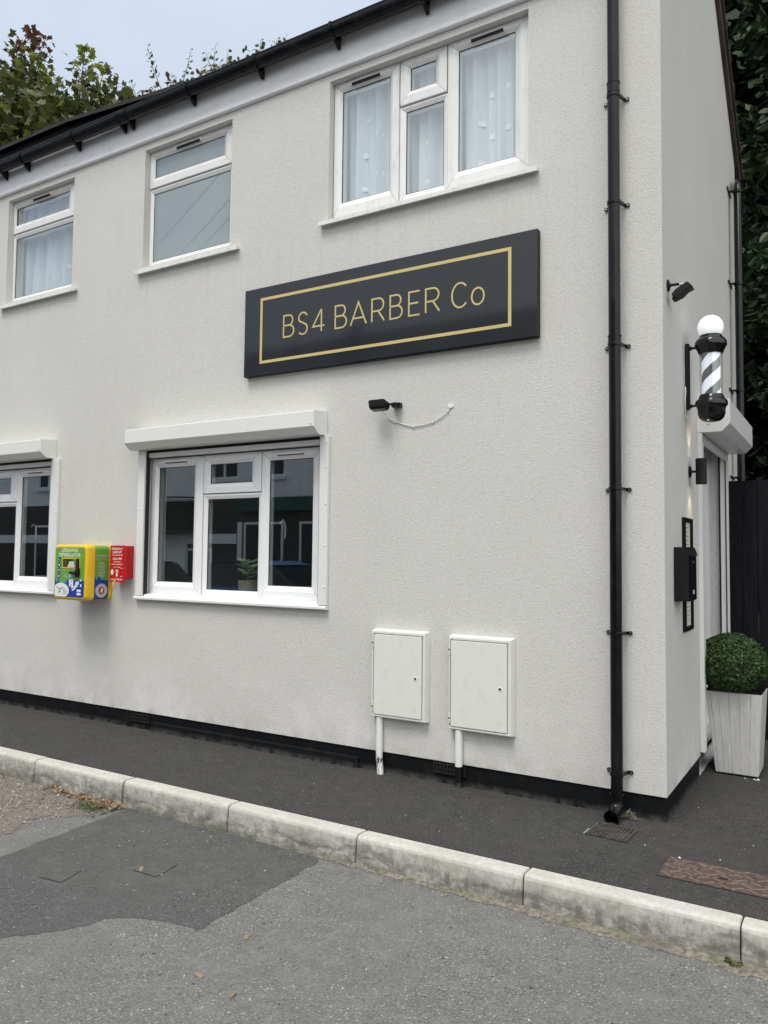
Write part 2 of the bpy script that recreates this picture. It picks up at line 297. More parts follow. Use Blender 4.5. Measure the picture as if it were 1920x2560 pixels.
# ------------------------------------------------------------------ mesh builder
ORG = {}
class MB:
    def __init__(s): s.v = []; s.f = []; s.mi = []; s.sm = []; s.cur = 0; s.smooth = False
    def face(s, idx): s.f.append(tuple(idx)); s.mi.append(s.cur); s.sm.append(s.smooth)
    def poly(s, pts):
        b = len(s.v); s.v += [tuple(p) for p in pts]; s.face(range(b, b + len(pts))); return s
    def box(s, x0, x1, y0, y1, z0, z1):
        b = len(s.v)
        s.v += [(x, y, z) for z in (z0, z1) for y in (y0, y1) for x in (x0, x1)]
        for q in ((0, 2, 3, 1), (4, 5, 7, 6), (0, 1, 5, 4), (2, 6, 7, 3), (0, 4, 6, 2), (1, 3, 7, 5)): s.face([b + i for i in q])
        return s
    def obox(s, c, ax, ay, az, hx, hy, hz):
        c = Vector(c); b = len(s.v)
        s.v += [tuple(c + ax * (hx * i) + ay * (hy * j) + az * (hz * k)) for k in (-1, 1) for j in (-1, 1) for i in (-1, 1)]
        for q in ((0, 2, 3, 1), (4, 5, 7, 6), (0, 1, 5, 4), (2, 6, 7, 3), (0, 4, 6, 2), (1, 3, 7, 5)): s.face([b + i for i in q])
        return s
    def prism(s, prof, place, a, b_):
        """prof: 2-D points; place(u,v,t) -> xyz; extruded from t=a to t=b_"""
        b = len(s.v); n = len(prof)
        for t in (a, b_): s.v += [tuple(place(u, v, t)) for u, v in prof]
        for i in range(n):
            j = (i + 1) % n; s.face((b + i, b + j, b + n + j, b + n + i))
        s.face([b + i for i in range(n)][::-1]); s.face([b + n + i for i in range(n)]); return s
    def tube(s, pts, r, n=10, cap=True):
        pts = [Vector(p) for p in pts]; rs = r if isinstance(r, (list, tuple)) else [r] * len(pts)
        b = len(s.v); last = None
        for i, p in enumerate(pts):
            d = (pts[min(i + 1, len(pts) - 1)] - pts[max(i - 1, 0)]).normalized()
            if last is None:
                a = d.orthogonal().normalized()
            else:
                a = (last - d * last.dot(d)).normalized()
            last = a; c = d.cross(a)
            s.v += [tuple(p + (a * math.cos(2 * PI * k / n) + c * math.sin(2 * PI * k / n)) * rs[i]) for k in range(n)]
        sm = s.smooth; s.smooth = True
        for i in range(len(pts) - 1):
            for k in range(n):
                k2 = (k + 1) % n; s.face((b + i * n + k, b + i * n + k2, b + (i + 1) * n + k2, b + (i + 1) * n + k))
        s.smooth = sm
        if cap: s.face([b + k for k in range(n)][::-1]); s.face([b + (len(pts) - 1) * n + k for k in range(n)])
        return s
    def lathe(s, prof, c, n=32, axis='z', cap=True):
        """prof: (radius, height) list"""
        b = len(s.v); c = Vector(c)
        for r, h in prof:
            for k in range(n):
                a = 2 * PI * k / n; x, y = r * math.cos(a), r * math.sin(a)
                p = {'z': (x, y, h), 'x': (h, x, y), 'y': (x, h, y)}[axis]; s.v.append(tuple(c + Vector(p)))
        sm = s.smooth; s.smooth = True
        for i in range(len(prof) - 1):
            for k in range(n):
                k2 = (k + 1) % n; s.face((b + i * n + k, b + i * n + k2, b + (i + 1) * n + k2, b + (i + 1) * n + k))
        s.smooth = sm
        if cap:
            s.face([b + k for k in range(n)][::-1]); s.face([b + (len(prof) - 1) * n + k for k in range(n)])
        return s
    def ring(s, outer, inner, prof):
        """mitred frame in the xz plane: outer/inner (x0,x1,z0,z1); prof = [(fraction outer->inner, y)]"""
        b = len(s.v)
        for f, y in prof:
            q = [o + (i - o) * f for o, i in zip(outer, inner)]
            s.v += [(q[0], y, q[2]), (q[1], y, q[2]), (q[1], y, q[3]), (q[0], y, q[3])]
        for i in range(len(prof) - 1):
            for k in range(4):
                k2 = (k + 1) % 4; s.face((b + i * 4 + k, b + i * 4 + k2, b + (i + 1) * 4 + k2, b + (i + 1) * 4 + k))
        return s
    def build(s, name, mats, parent=None, bevel=0, seg=2, org=None, smooth_angle=None):
        me = bpy.data.meshes.new(name)
        o = bpy.data.objects.new(name, me)
        if parent is not None: O = ORG[parent]
        elif org is not None: O = Vector(org)
        else:
            xs = [v[0] for v in s.v]; ys = [v[1] for v in s.v]; zs = [v[2] for v in s.v]
            O = Vector(((min(xs) + max(xs)) / 2, (min(ys) + max(ys)) / 2, min(zs)))
        me.from_pydata([(v[0] - O[0], v[1] - O[1], v[2] - O[2]) for v in s.v], [], s.f)
        if not isinstance(mats, (list, tuple)): mats = [mats]
        for m in mats: me.materials.append(MAT[m])
        me.polygons.foreach_set('material_index', s.mi); me.polygons.foreach_set('use_smooth', s.sm)
        me.update(); anysm = any(s.sm)
        bm = bmesh.new(); bm.from_mesh(me)
        if len(bm.faces) < 30000: bmesh.ops.recalc_face_normals(bm, faces=bm.faces)
        if bevel:
            es = [e for e in bm.edges if len(e.link_faces) == 2 and e.calc_face_angle(0) > .5]
            bmesh.ops.bevel(bm, geom=es, offset=bevel, segments=seg, affect='EDGES', clamp_overlap=True)
        bm.to_mesh(me); bm.free()
        if anysm: me.set_sharp_from_angle(angle=R(38))
        col.objects.link(o); ORG[o] = O.copy()
        if parent is not None: o.parent = parent
        else: o.location = O
        return o

def empty(name, loc):
    o = bpy.data.objects.new(name, None); col.objects.link(o); o.location = loc; ORG[o] = Vector(loc); o.empty_display_size = .1
    return o
def tag(o, label=None, cat=None, group=None, kind=None):
    if label: o['label'] = label
    if cat: o['category'] = cat
    if group: o['group'] = group
    if kind: o['kind'] = kind
    return o
def B(*a): return MB().box(*a)

def text_into(mb, txt, origin, right, upv, height, width=None, depth_dir=None, bold=0.0, align='L'):
    """lettering laid flat on a surface as mesh faces"""
    cu_ = bpy.data.curves.new('t', 'FONT'); cu_.body = txt; cu_.size = 1; cu_.offset = bold; cu_.resolution_u = 3
    to = bpy.data.objects.new('t', cu_); col.objects.link(to)
    dg = bpy.context.evaluated_depsgraph_get(); dg.update()
    me = bpy.data.meshes.new_from_object(to.evaluated_get(dg))
    vs_ = [v.co.copy() for v in me.vertices]
    if vs_:
        x0 = min(v.x for v in vs_); x1 = max(v.x for v in vs_); y0 = min(v.y for v in vs_ ) ; y1 = max(v.y for v in vs_)
        sy = height / max(1e-6, (y1 - y0)); sx = (width / (x1 - x0)) if width else sy
        off = {'L': 0, 'C': -.5 * (x1 - x0) * sx, 'R': -(x1 - x0) * sx}[align]
        b = len(mb.v); o_ = Vector(origin); r_ = Vector(right); u_ = Vector(upv)
        mb.v += [tuple(o_ + r_ * ((v.x - x0) * sx + off) + u_ * ((v.y - y0) * sy)) for v in vs_]
        for p in me.polygons: mb.face([b + i for i in p.vertices])
    bpy.data.objects.remove(to); bpy.data.curves.remove(cu_); bpy.data.meshes.remove(me)

def ribbon(mb, pts, wd, place, closed=False):
    """constant-width mitred stroke; place(u,v)->xyz"""
    n = len(pts); P = [Vector((p[0], p[1])) for p in pts]; L = []; Rr = []
    for i in range(n):
        a = P[i] - P[i - 1] if (i > 0 or closed) else P[1] - P[0]
        c = P[(i + 1) % n] - P[i] if (i < n - 1 or closed) else P[-1] - P[-2]
        a.normalize(); c.normalize(); na = Vector((-a.y, a.x)); nc = Vector((-c.y, c.x)); m = (na + nc)
        if m.length < 1e-6: m = na
        m.normalize(); k = wd / 2 / max(.35, m.dot(na)); L.append(P[i] + m * k); Rr.append(P[i] - m * k)
    b = len(mb.v)
    mb.v += [tuple(place(p.x, p.y)) for p in L] + [tuple(place(p.x, p.y)) for p in Rr]
    for i in range(n if closed else n - 1):
        j = (i + 1) % n; mb.face((b + i, b + j, b + n + j, b + n + i))

rnd = random.Random(7)

# ------------------------------------------------------------------ ground, road, pavement
def ragged(pts, step=.04, amp=.012, seed=0):
    out = []
    for i in range(len(pts)):
        a = Vector(pts[i]); b = Vector(pts[(i + 1) % len(pts)]); n = max(1, int((b - a).length / step))
        for k in range(n):
            p = a.lerp(b, k / n); nn = noise.noise(Vector((p.x * 9, p.y * 9, seed))) + .6 * noise.noise(Vector((p.x * 38, p.y * 38, seed))) + .45 * noise.noise(Vector((p.x * 95, p.y * 95, seed)))
            d = (b - a).normalized(); q = p + Vector((-d.y, d.x)) * nn * amp * (0 if k == 0 else 1); out.append(q)
    return out
tag(MB().poly([(-150, -150, -.21), (150, -150, -.21), (150, 150, -.21), (-150, 150, -.21)]).build('ground', 'ground', org=(0, 0, 0)), kind='structure', label='ground beyond the street')
tag(MB().poly([(-70, -9.2, -.155), (50, -9.2, -.155), (50, -1.05, -.155), (-70, -1.05, -.155)]).build('road', 'road', org=(0, 0, 0)), kind='structure', label='pale grey speckled asphalt road in front of the kerb')
patch = ragged([(-3.09, -1.112), (-1.595, -1.112), (-1.553, -1.18), (-1.551, -2.05), (-1.70, -2.07), (-1.856, -2.12), (-1.975, -2.21), (-1.99, -2.29), (-2.12, -2.47), (-2.22, -2.57), (-2.6, -2.9), (-2.95, -3.3), (-3.02, -2.1)], .009, .017)
tag(MB().poly([(p.x, p.y, -.1532) for p in patch]).build('road_patch', 'patch', org=(0, 0, 0)), kind='structure', label='darker rectangular tarmac repair beside the kerb')
soil = ragged([(-9.5, -1.10), (-3.16, -1.10), (-3.2, -1.36), (-3.32, -1.46), (-3.42, -1.58), (-3.31, -1.80), (-3.6, -2.0), (-4.2, -2.2), (-5.4, -2.4), (-9.5, -2.8)], .015, .06, 3)
tag(MB().poly([(p.x, p.y, -.1525) for p in soil]).build('gritty_soil', 'soil', org=(0, 0, 0)), kind='structure', label='gritty brown soil washed over the road edge')
m = MB().box(-70, 50, -.988, 12, -.2, 0); m.build('pavement', 'pave', org=(0, 0, 0))
tag(bpy.data.objects['pavement'], kind='structure', label='dark tarmac pavement along the shop wall')
tag(B(-70, 50, -14, -9.2, -.2, -.03).build('far_pavement', 'ground', org=(0, 0, 0)), kind='structure', label='pavement across the road')

# kerbstones, each a thing
kprof = [(-.987, -.30), (-.987, -.001), (-1.070, .001), (-1.082, -.002), (-1.090, -.009), (-1.095, -.022), (-1.112, -.30)]
klab = {-6.835: 'kerbstone outside the left end of the photographed kerb', -5.92: 'kerbstone beside brown soil, further left than all others in view', -5.005: 'dark-footed kerbstone at the left edge, beside gritty soil',
        -4.090: 'kerbstone with fan-shaped scuffs, behind the dead leaves', -3.168: 'kerbstone beside the dark tarmac patch, with leaves at its left end', -2.264: 'kerbstone with a black arc scuff, at the patch right end',
        -1.362: 'kerbstone with block tread marks below the first meter box', -.429: 'long kerbstone below the downpipe and drain grate, tread-marked', .503: 'kerbstone at the lower right edge, right of the weed',
        1.42: 'kerbstone right of the camera, beyond the weed'}
for x0, lab in klab.items():
    L = .915; mb = MB(); dz = rnd.uniform(-.002, .002)
    mb.prism(kprof, lambda u, v, t: (t, u, v + dz), x0 + .003, x0 + (.899 if x0 == -3.168 or x0 == -2.264 else .929 if x0 in (-1.362, -.429) else .912))
    o = mb.build('kerbstone', 'kerb', org=(0, 0, 0), bevel=.004, seg=2)
    tag(o, lab, 'kerbstone', 'kerbstones along the pavement edge')
tag(B(-8, 3, -1.08, -.99, -.25, -.012).build('kerb_bedding', 'gap', org=(0, 0, 0)), kind='structure', label='dark bedding between the kerbstones')

# ------------------------------------------------------------------ the building
EAVE = 5.30
bld = empty('barber_shop_building', (-4.5, 1.7, 0))
tag(bld, 'two-storey cream rendered barber shop with white windows and black plinth', 'building')
XL = -13.0; YB = 3.35
WINS = {'R': (-2.388, -.82, 3.975, 5.035), 'M': (-4.378, -3.36, 3.975, 5.03), 'L': (-6.365, -5.34, 3.975, 5.03), 'S': (-4.275, -2.405, 1.10, 2.36), 'SL': (-7.38, -5.51, 1.10, 2.36)}
def wall_holes(mb, u0, u1, v0, v1, holes, place, depth, outward):
    us = sorted({u0, u1, *[h[0] for h in holes], *[h[1] for h in holes]}); vs_ = sorted({v0, v1, *[h[2] for h in holes], *[h[3] for h in holes]})
    for i in range(len(us) - 1):
        for j in range(len(vs_) - 1):
            cx, cy = (us[i] + us[i + 1]) / 2, (vs_[j] + vs_[j + 1]) / 2
            if any(h[0] < cx < h[1] and h[2] < cy < h[3] for h in holes): continue
            mb.poly([place(us[i], vs_[j], 0), place(us[i + 1], vs_[j], 0), place(us[i + 1], vs_[j + 1], 0), place(us[i], vs_[j + 1], 0)])
    for a, b_, c, d in holes:
        for p, q in (((a, c), (b_, c)), ((b_, c), (b_, d)), ((b_, d), (a, d)), ((a, d), (a, c))):
            mb.poly([place(*p, 0), place(*q, 0), place(*q, depth), place(*p, depth)])
PZ = .142
mb = MB()
wall_holes(mb, XL, 0, PZ, 5.42, list(WINS.values()), lambda u, v, t: (u, t, v), .25, -1)
# gable (x = 0) with doorway and pointed top
DOOR = (1.115, 2.42, 0.0, 2.47)
wall_holes(mb, 0, YB, PZ, 5.2, [(DOOR[0], DOOR[1], PZ, DOOR[3])], lambda u, v, t: (-t, u, v), .24, 1)
mb.poly([(0, 0, 5.2), (0, YB, 5.2), (0, YB, 5.24), (0, 1.6, 6.70), (0, 0, 5.40)])
mb.poly([(XL, YB, 0), (0, YB, 0), (0, YB, 5.24), (XL, YB, 5.24)]); mb.poly([(XL, 0, 0), (XL, YB, 0), (XL, YB, 5.24), (XL, 1.6, 6.70), (XL, 0, 5.4)])
# thin render return at the foot (bell-cast bead)
mb.poly([(XL, 0, PZ), (0, 0, PZ), (0, .02, PZ), (XL, .02, PZ)]); mb.poly([(0, 0, PZ), (-.02, 0, PZ), (-.02, YB, PZ), (0, YB, PZ)])
mb.build('wall', 'render', bld)
mb = MB()
mb.poly([(XL, .010, -.05), (-.010, .010, -.05), (-.010, .010, PZ), (XL, .010, PZ)])
mb.poly([(-.010, .010, -.05), (-.010, DOOR[0], -.05), (-.010, DOOR[0], PZ), (-.010, .010, PZ)])
mb.poly([(-.010, DOOR[1], -.05), (-.010, YB, -.05), (-.010, YB, PZ), (-.010, DOOR[1], PZ)])
mb.prism([(.010, -.02), (-.014, -.02), (-.010, .068), (.010, .076)], lambda u, v, t: (t, u, v), -4.115, -2.06)
mb.build('plinth', 'plinth', bld)
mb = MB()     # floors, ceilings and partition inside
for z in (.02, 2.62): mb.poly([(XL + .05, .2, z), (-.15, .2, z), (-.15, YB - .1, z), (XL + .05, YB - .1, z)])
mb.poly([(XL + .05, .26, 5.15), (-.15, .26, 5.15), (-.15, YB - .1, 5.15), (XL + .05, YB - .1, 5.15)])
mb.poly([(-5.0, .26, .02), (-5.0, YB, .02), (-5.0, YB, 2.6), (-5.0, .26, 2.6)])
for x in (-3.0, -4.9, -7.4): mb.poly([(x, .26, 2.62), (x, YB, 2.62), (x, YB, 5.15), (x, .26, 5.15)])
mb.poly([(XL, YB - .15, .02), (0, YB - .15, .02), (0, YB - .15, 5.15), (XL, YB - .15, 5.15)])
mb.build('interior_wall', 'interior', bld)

# roof
def lift(x): return max(0., min(1., (-3.5 - x) / 1.9)) * .155
mb = MB(); mb.smooth = False
rx = [0.055] + [0.055 - .3 * i for i in range(1, 44)]
rows = 8
def roof_pt(x, k, side, th=0):
    if side < 0:
        y = -.095 + (1.6 + .095) * k; z = 5.385 + lift(x) + (6.78 - 5.385 - lift(x)) * k
    else:
        y = 3.55 - (3.55 - 1.6) * k; z = 5.20 + (6.78 - 5.20) * k
    return (x, y, z + th)
for side in (-1, 1):
    for i in range(len(rx) - 1):
        for k in range(rows):
            a, b_ = k / rows, (k + 1) / rows; st = .022
            p = [roof_pt(rx[i], a, side, st), roof_pt(rx[i + 1], a, side, st), roof_pt(rx[i + 1], b_, side, .0), roof_pt(rx[i], b_, side, .0)]
            mb.poly(p); mb.poly([roof_pt(rx[i], a, side, -.012), roof_pt(rx[i + 1], a, side, -.012), p[1], p[0]])
    for k in range(rows):      # underside at the verge
        a, b_ = k / rows, (k + 1) / rows
rf = mb.build('roof', 'tile', bld)
mb = MB()      # lapped verge tile ends
for side in (-1, 1):
    nt_ = 9
    for k in range(nt_):
        a, b_ = k / nt_, (k + 1.06) / nt_
        pa, pb = Vector(roof_pt(0, a, side)), Vector(roof_pt(0, min(b_, 1), side)); d = (pb - pa).normalized(); nrm = Vector((0, -d.z, d.y)) * (1 if side < 0 else -1)
        if nrm.z < 0: nrm = -nrm
        c = (pa + pb) / 2 + nrm * .005; tilt = d * 1 + nrm * -.035; tilt.normalize()
        mb.obox(c + Vector((.030, 0, 0)), Vector((1, 0, 0)), tilt, Vector((1, 0, 0)).cross(tilt), .028, (pb - pa).length / 2, .016)
        mb.obox(pa + Vector((.034, 0, 0)) + nrm * .026 + d * .03, Vector((1, 0, 0)), tilt, Vector((1, 0, 0)).cross(tilt), .030, .045, .012)
    pa, pb = Vector(roof_pt(0, 0, side)), Vector(roof_pt(0, 1, side)); d = (pb - pa).normalized(); nrm = Vector((0, -d.z, d.y));
    if nrm.z < 0: nrm = -nrm
    mb.obox((pa + pb) / 2 - nrm * .05 + Vector((.018, 0, 0)), Vector((1, 0, 0)), d, Vector((1, 0, 0)).cross(d), .018, (pb - pa).length / 2, .045)
mb.build('verge', 'verge', rf, bevel=.004, seg=1)
# fascia boards with a rounded lower nose, joints, nail heads
fx = [0.03, -4.905, -5.955, -9.6, XL]
for i in range(4):
    mb = MB(); a, b_ = fx[i] - .0015, fx[i + 1] + .0015
    mb.prism([(-.002, 5.090), (-.024, 5.092), (-.030, 5.100), (-.030, 5.124), (-.022, 5.130), (-.022, 5.40), (-.002, 5.40)], lambda u, v, t: (t, u, v), a, b_)
    mb.build('fascia', 'fascia', bld)
for x in (-.35, -1.2, -2.05, -2.75, -3.35, -4.06, -4.85, -5.06, -5.45, -5.9, -6.06, -6.3, -7.0, -7.8): mb = MB(); mb.lathe([(.004, 0), (.004, .008)], (x, -.0265, 5.16 + (.012 if int(x * 10) % 2 else 0)), 8, 'y'); mb.build('nail', 'steel', bld)
# gutter
mb = MB(); gp = []
gr = .056; gz = 5.362; gy = -.098; GD = 1.42
for k in range(15):
    a = PI + PI * k / 14; gp.append((gy + gr * math.cos(a), gz + gr * GD * math.sin(a)))
inner = [(gy + (gr - .005) * math.cos(PI + PI * k / 14), gz + GD * (gr - .005) * math.sin(PI + PI * k / 14)) for k in range(15)]
mb.prism(gp + inner[::-1], lambda u, v, t: (t, u, v), .05, XL)
mb.tube([(.05, gy - gr, gz + .002), (XL, gy - gr, gz + .002)], .006, 8)
gut = mb.build('gutter', 'gutter', bld)
mb = MB()
mb.poly([(0, -.03, 5.375), (XL, -.03, 5.375), (XL, -.03, 5.535), (-5.4, -.03, 5.535), (-3.5, -.03, 5.385), (0, -.03, 5.385)])
mb.build('underlay', 'gap', bld)
bxs = [-.06, -.80, -1.54, -2.285, -3.015, -3.75, -4.495, -4.60, -5.225, -5.995, -6.36, -7.2, -8.0]
for x in bxs:
    mb = MB(); hw = .012
    op = [(gy + (gr + .008) * math.cos(PI + PI * k / 12), gz + (GD * gr + .008) * math.sin(PI + PI * k / 12)) for k in range(13)]
    ip = [(gy + (gr + .0005) * math.cos(PI + PI * k / 12), gz + (GD * gr + .0005) * math.sin(PI + PI * k / 12)) for k in range(13)]
    mb.prism([(gy - gr - .010, gz + .010)] + op + ip[::-1], lambda u, v, t: (t, u, v), x - hw, x + hw)
    mb.prism([(-.031, gz - .01), (-.031, 5.232), (-.04, 5.232), (gy - .004, gz - GD * gr - .006), (gy + .02, gz - GD * gr + .02), (-.031, gz - GD * gr + .03)], lambda u, v, t: (t, u, v), x - .012, x + .012)
    mb.build('gutter_bracket', 'gutter', gut)
mb = MB(); uo = [(gy + (gr + .006) * math.cos(PI + PI * k / 12), gz + .002 + (GD * gr + .006) * math.sin(PI + PI * k / 12)) for k in range(13)]; ui = [(gy + (gr + .0003) * math.cos(PI + PI * k / 12), gz + (GD * gr + .0003) * math.sin(PI + PI * k / 12)) for k in range(13)]
mb.prism(uo + ui[::-1], lambda u, v, t: (t, u, v), -4.585, -4.512); mb.build('gutter_union', 'gutter', gut)

# ---------------- windows
def sash(parent, outer, glass, y, mat='upvc', open_=True, name='sash'):
    mb = MB(); yb = .14
    yg = y + .026
    if open_:
        pr = [(0, yb), (0, y + .006), (.05, y), (.62, y), (.70, y + .004), (1, y + .020), (1, yg + .01)]
    else:
        pr = [(0, yb), (0, y + .012), (.30, y + .010), (1, y + .022), (1, yg + .01)]
    mb.ring(outer, glass, pr)
    mb.cur = 1     # mitre joints
    for (ox, oz, ix, iz) in ((outer[0], outer[2], glass[0], glass[2]), (outer[1], outer[2], glass[1], glass[2]), (outer[1], outer[3], glass[1], glass[3]), (outer[0], outer[3], glass[0], glass[3])):
        if open_: a, b_, ya, yb2 = .06, .62, y - .0006, y - .0006
        else: a, b_, ya, yb2 = .3, 1, y + .0094, y + .0214
        p = Vector((ox + (ix - ox) * a, oz + (iz - oz) * a)); q = Vector((ox + (ix - ox) * b_, oz + (iz - oz) * b_)); d = (q - p).normalized(); n_ = Vector((-d.y, d.x)) * .0011
        mb.poly([(p.x + n_.x, ya, p.y + n_.y), (p.x - n_.x, ya, p.y - n_.y), (q.x - n_.x, yb2, q.y - n_.y), (q.x + n_.x, yb2, q.y + n_.y)])
        if open_:
            q2 = Vector((ix, iz)); mb.poly([(q.x + n_.x, y - .0006, q.y + n_.y), (q.x - n_.x, y - .0006, q.y - n_.y), (q2.x - n_.x, y + .0190, q2.y - n_.y), (q2.x + n_.x, y + .0190, q2.y + n_.y)])
    mb.cur = 2     # black gasket
    g_ = glass; t = .004
    mb.ring(g_, (g_[0] + t, g_[1] - t, g_[2] + t, g_[3] - t), [(0, yg - .003), (1, yg - .003), (1, yg + .002)])
    return mb.build(name, [mat, 'mitre', 'gap'], parent)
def pane(parent, glass, y, mat):
    yg = y + .026; mb = B(glass[0] - .004, glass[1] + .004, yg, yg + .004, glass[2] - .004, glass[3] + .004)
    return mb.build('pane', mat, parent)
def trickle(parent, x0, x1, z, y, up):
    mb = MB()
    if up:
        mb.prism([(y - .001, z + .016), (y - .017, z + .010), (y - .017, z + .006), (y - .001, z + .006)], lambda u, v, t: (t, u, v), x0, x1)
        mb.cur = 1; mb.box(x0 + .006, x1 - .004, y - .010, y - .0005, z - .012, z + .0055)
        mb.cur = 0; mb.box(x0, x0 + .005, y - .016, y - .0006, z - .014, z + .0055); mb.box(x1 - .005, x1, y - .016, y - .0006, z - .014, z + .0055)
    else:
        mb.prism([(y - .001, z + .011), (y - .020, z + .007), (y - .022, z - .006), (y - .001, z - .008)], lambda u, v, t: (t, u, v), x0, x1); mb.cur = 1; mb.box(x0 + .004, x1 - .004, y - .012, y - .0007, z - .0125, z - .0085)  # dark bar below is the vent's shadow, put in as colour
    mb.build('trickle_vent', ['upvc_clean', 'gap'], parent)
def window(key, panes, yf, mat, sill=None, label=None, vents=(), upper=True):
    a, b_, c, d = WINS[key]
    mb = MB(); mb.ring((a - .004, b_ + .004, c - .004, d + .004), (a + .03, b_ - .03, c + .03, d - .03), [(0, .16), (0, yf + .016), (1, yf + .016), (1, .16)])
    # mullion backs
    for pn in panes:
        o_ = pn[1]; gl_ = pn[2]
        mb.ring((o_[0] - .006, o_[1] + .006, o_[2] - .006, o_[3] + .006), (gl_[0] - .01, gl_[1] + .01, gl_[2] - .01, gl_[3] + .01), [(0, .15), (0, yf + .0165 + .0003 * panes.index(pn)), (1, yf + .0165 + .0003 * panes.index(pn)), (1, .15)])
    wn = mb.build('window', mat, bld)
    if label: wn['label'] = label
    # dark gaps between casements
    mb = MB()
    for pn in panes:
        if pn[0] == 'o':
            o_ = pn[1]; mb.ring((o_[0] - .004, o_[1] + .004, o_[2] - .004, o_[3] + .004), o_, [(0, yf + .0155), (1, yf + .0155)])
    if mb.f: mb.build('seal', 'gap', wn)
    for kind, o_, gl_, gm in panes:
        sash(wn, o_, gl_, yf, mat, kind == 'o', 'sash' if kind == 'o' else 'fixed_frame'); pane(wn, gl_, yf, gm)
    for v in vents: trickle(wn, *v, yf, upper)
    if sill:
        x0, x1, y0, z0, z1 = sill; s_ = MB()
        s_.prism([(.10, z1 + .012), (y0 + .004, z1), (y0, z1 - .003), (y0, z0), (y0 + .012, z0), (y0 + .014, z0 + .008), (.0, z0 + .012), (.0, z1 - .004)][:], lambda u, v, t: (t, u, v), x0, x1)
        s_.build('sill', 'upvc_dirty' if upper else 'upvc_clean', wn)
    return wn
G = 'glass_up'
window('R', [('o', (-2.383, -1.819, 4.000, 5.033), (-2.321, -1.903, 4.112, 4.968), G), ('o', (-1.811, -1.437, 4.700, 5.033), (-1.735, -1.530, 4.800, 4.967), G),
             ('f', (-1.815, -1.433, 3.985, 4.693), (-1.768, -1.466, 4.050, 4.655), G), ('o', (-1.429, -.822, 4.000, 5.033), (-1.354, -.939, 4.113, 4.968), G)],
       .055, 'upvc', (-2.448, -.749, -.045, 3.922, 3.951), 'wide three-light upper window with net curtains', [(-2.228, -1.965, 4.994), (-1.255, -1.005, 4.994)])
window('M', [('o', (-4.374, -3.40, 4.700, 5.028), (-4.328, -3.508, 4.796, 4.967), 'frost'), ('f', (-4.374, -3.37, 3.985, 4.693), (-4.336, -3.437, 4.042, 4.654), 'frost')],
       .055, 'upvc', (-4.428, -3.252, -.045, 3.908, 3.940), 'upper window of plain frosted glass', [(-4.05, -3.755, 4.990)])
window('L', [('o', (-6.361, -5.38, 4.700, 5.028), (-6.335, -5.512, 4.793, 4.967), G), ('f', (-6.361, -5.35, 3.985, 4.693), (-6.333, -5.445, 4.040, 4.652), G)],
       .055, 'upvc', (-6.42, -5.245, -.045, 3.908, 3.940), 'upper window at the left with a draped net curtain', [(-6.045, -5.755, 4.986)])
yS = .066
window('S', [('o', (-4.262, -3.664, 1.135, 2.287), (-4.190, -3.772, 1.237, 2.211), 'glass'), ('o', (-3.655, -3.046, 1.970, 2.287), (-3.595, -3.150, 2.050, 2.211), 'glass'),
             ('f', (-3.658, -3.042, 1.135, 1.962), (-3.616, -3.075, 1.187, 1.925), 'glass'), ('o', (-3.036, -2.445, 1.135, 2.287), (-2.970, -2.550, 1.237, 2.211), 'glass')],
       yS, 'upvc_clean', (-4.27, -2.41, -.012, 1.104, 1.128), 'clean white ground-floor shop window with four panes', [(-4.095, -3.838, 2.255), (-2.878, -2.622, 2.252)], False)
window('SL', [('o', (-7.365, -6.785, 1.135, 2.287), (-7.29, -6.87, 1.237, 2.211), 'glass'), ('o', (-6.778, -6.165, 1.970, 2.287), (-6.715, -6.295, 2.050, 2.211), 'glass'),
              ('f', (-6.780, -6.162, 1.135, 1.962), (-6.72, -6.20, 1.187, 1.925), 'glass'), ('o', (-6.156, -5.56, 1.135, 2.287), (-6.108, -5.678, 1.237, 2.211), 'glass')],
       yS, 'upvc_clean', (-7.37, -5.51, -.012, 1.104, 1.128), 'ground-floor window cut off by the left edge', [(-5.99, -5.76, 2.252)], False)
# window handles behind the right casements
for x in (-2.925, -6.06):
    mb = MB(); pts = [(x + .004, .16, 1.72), (x + .006, .195, 1.745), (x + .012, .205, 1.73), (x + .022, .205, 1.69), (x + .024, .203, 1.64), (x + .020, .2, 1.60)]
    mb.tube(pts, [.007, .009, .009, .008, .007, .006], 8); mb.build('handle', 'handle_grey', bld)

# doorway in the gable
mb = MB()
mb.box(-.175, -.120, DOOR[1] - .045, DOOR[1] - .001, .04, DOOR[3] - .09); mb.box(-.175, -.120, DOOR[0] + .001, DOOR[0] + .045, .04, DOOR[3] - .09); mb.box(-.172, -.122, DOOR[0] + .001, DOOR[1] - .001, DOOR[3] - .089, DOOR[3] - .03)
dr = mb.build('door', 'upvc_clean', bld); 
mb = B(-.165, -.125, DOOR[0] + .05, DOOR[1] - .05, .05, DOOR[3] - .1); mb.build('door_leaf', 'upvc_clean', dr)
mb = MB()
for i in range(4): mb.box(-.118 + .018 * i, -.104 + .018 * i, DOOR[0] + .01, DOOR[1] - .01, .015, .045 + .012 * (3 - i))
mb.box(-.12, -.008, DOOR[0] + .005, DOOR[1] - .005, .004, .014); mb.build('threshold', 'alu', dr)
# ridged slats on the far reveal's foot
mb = MB()
for i in range(5): mb.box(-.10, -.03, DOOR[1] - .012, DOOR[1] - .002, .06 + i * .05, .097 + i * .05)
mb.build('slat', 'alu', dr)

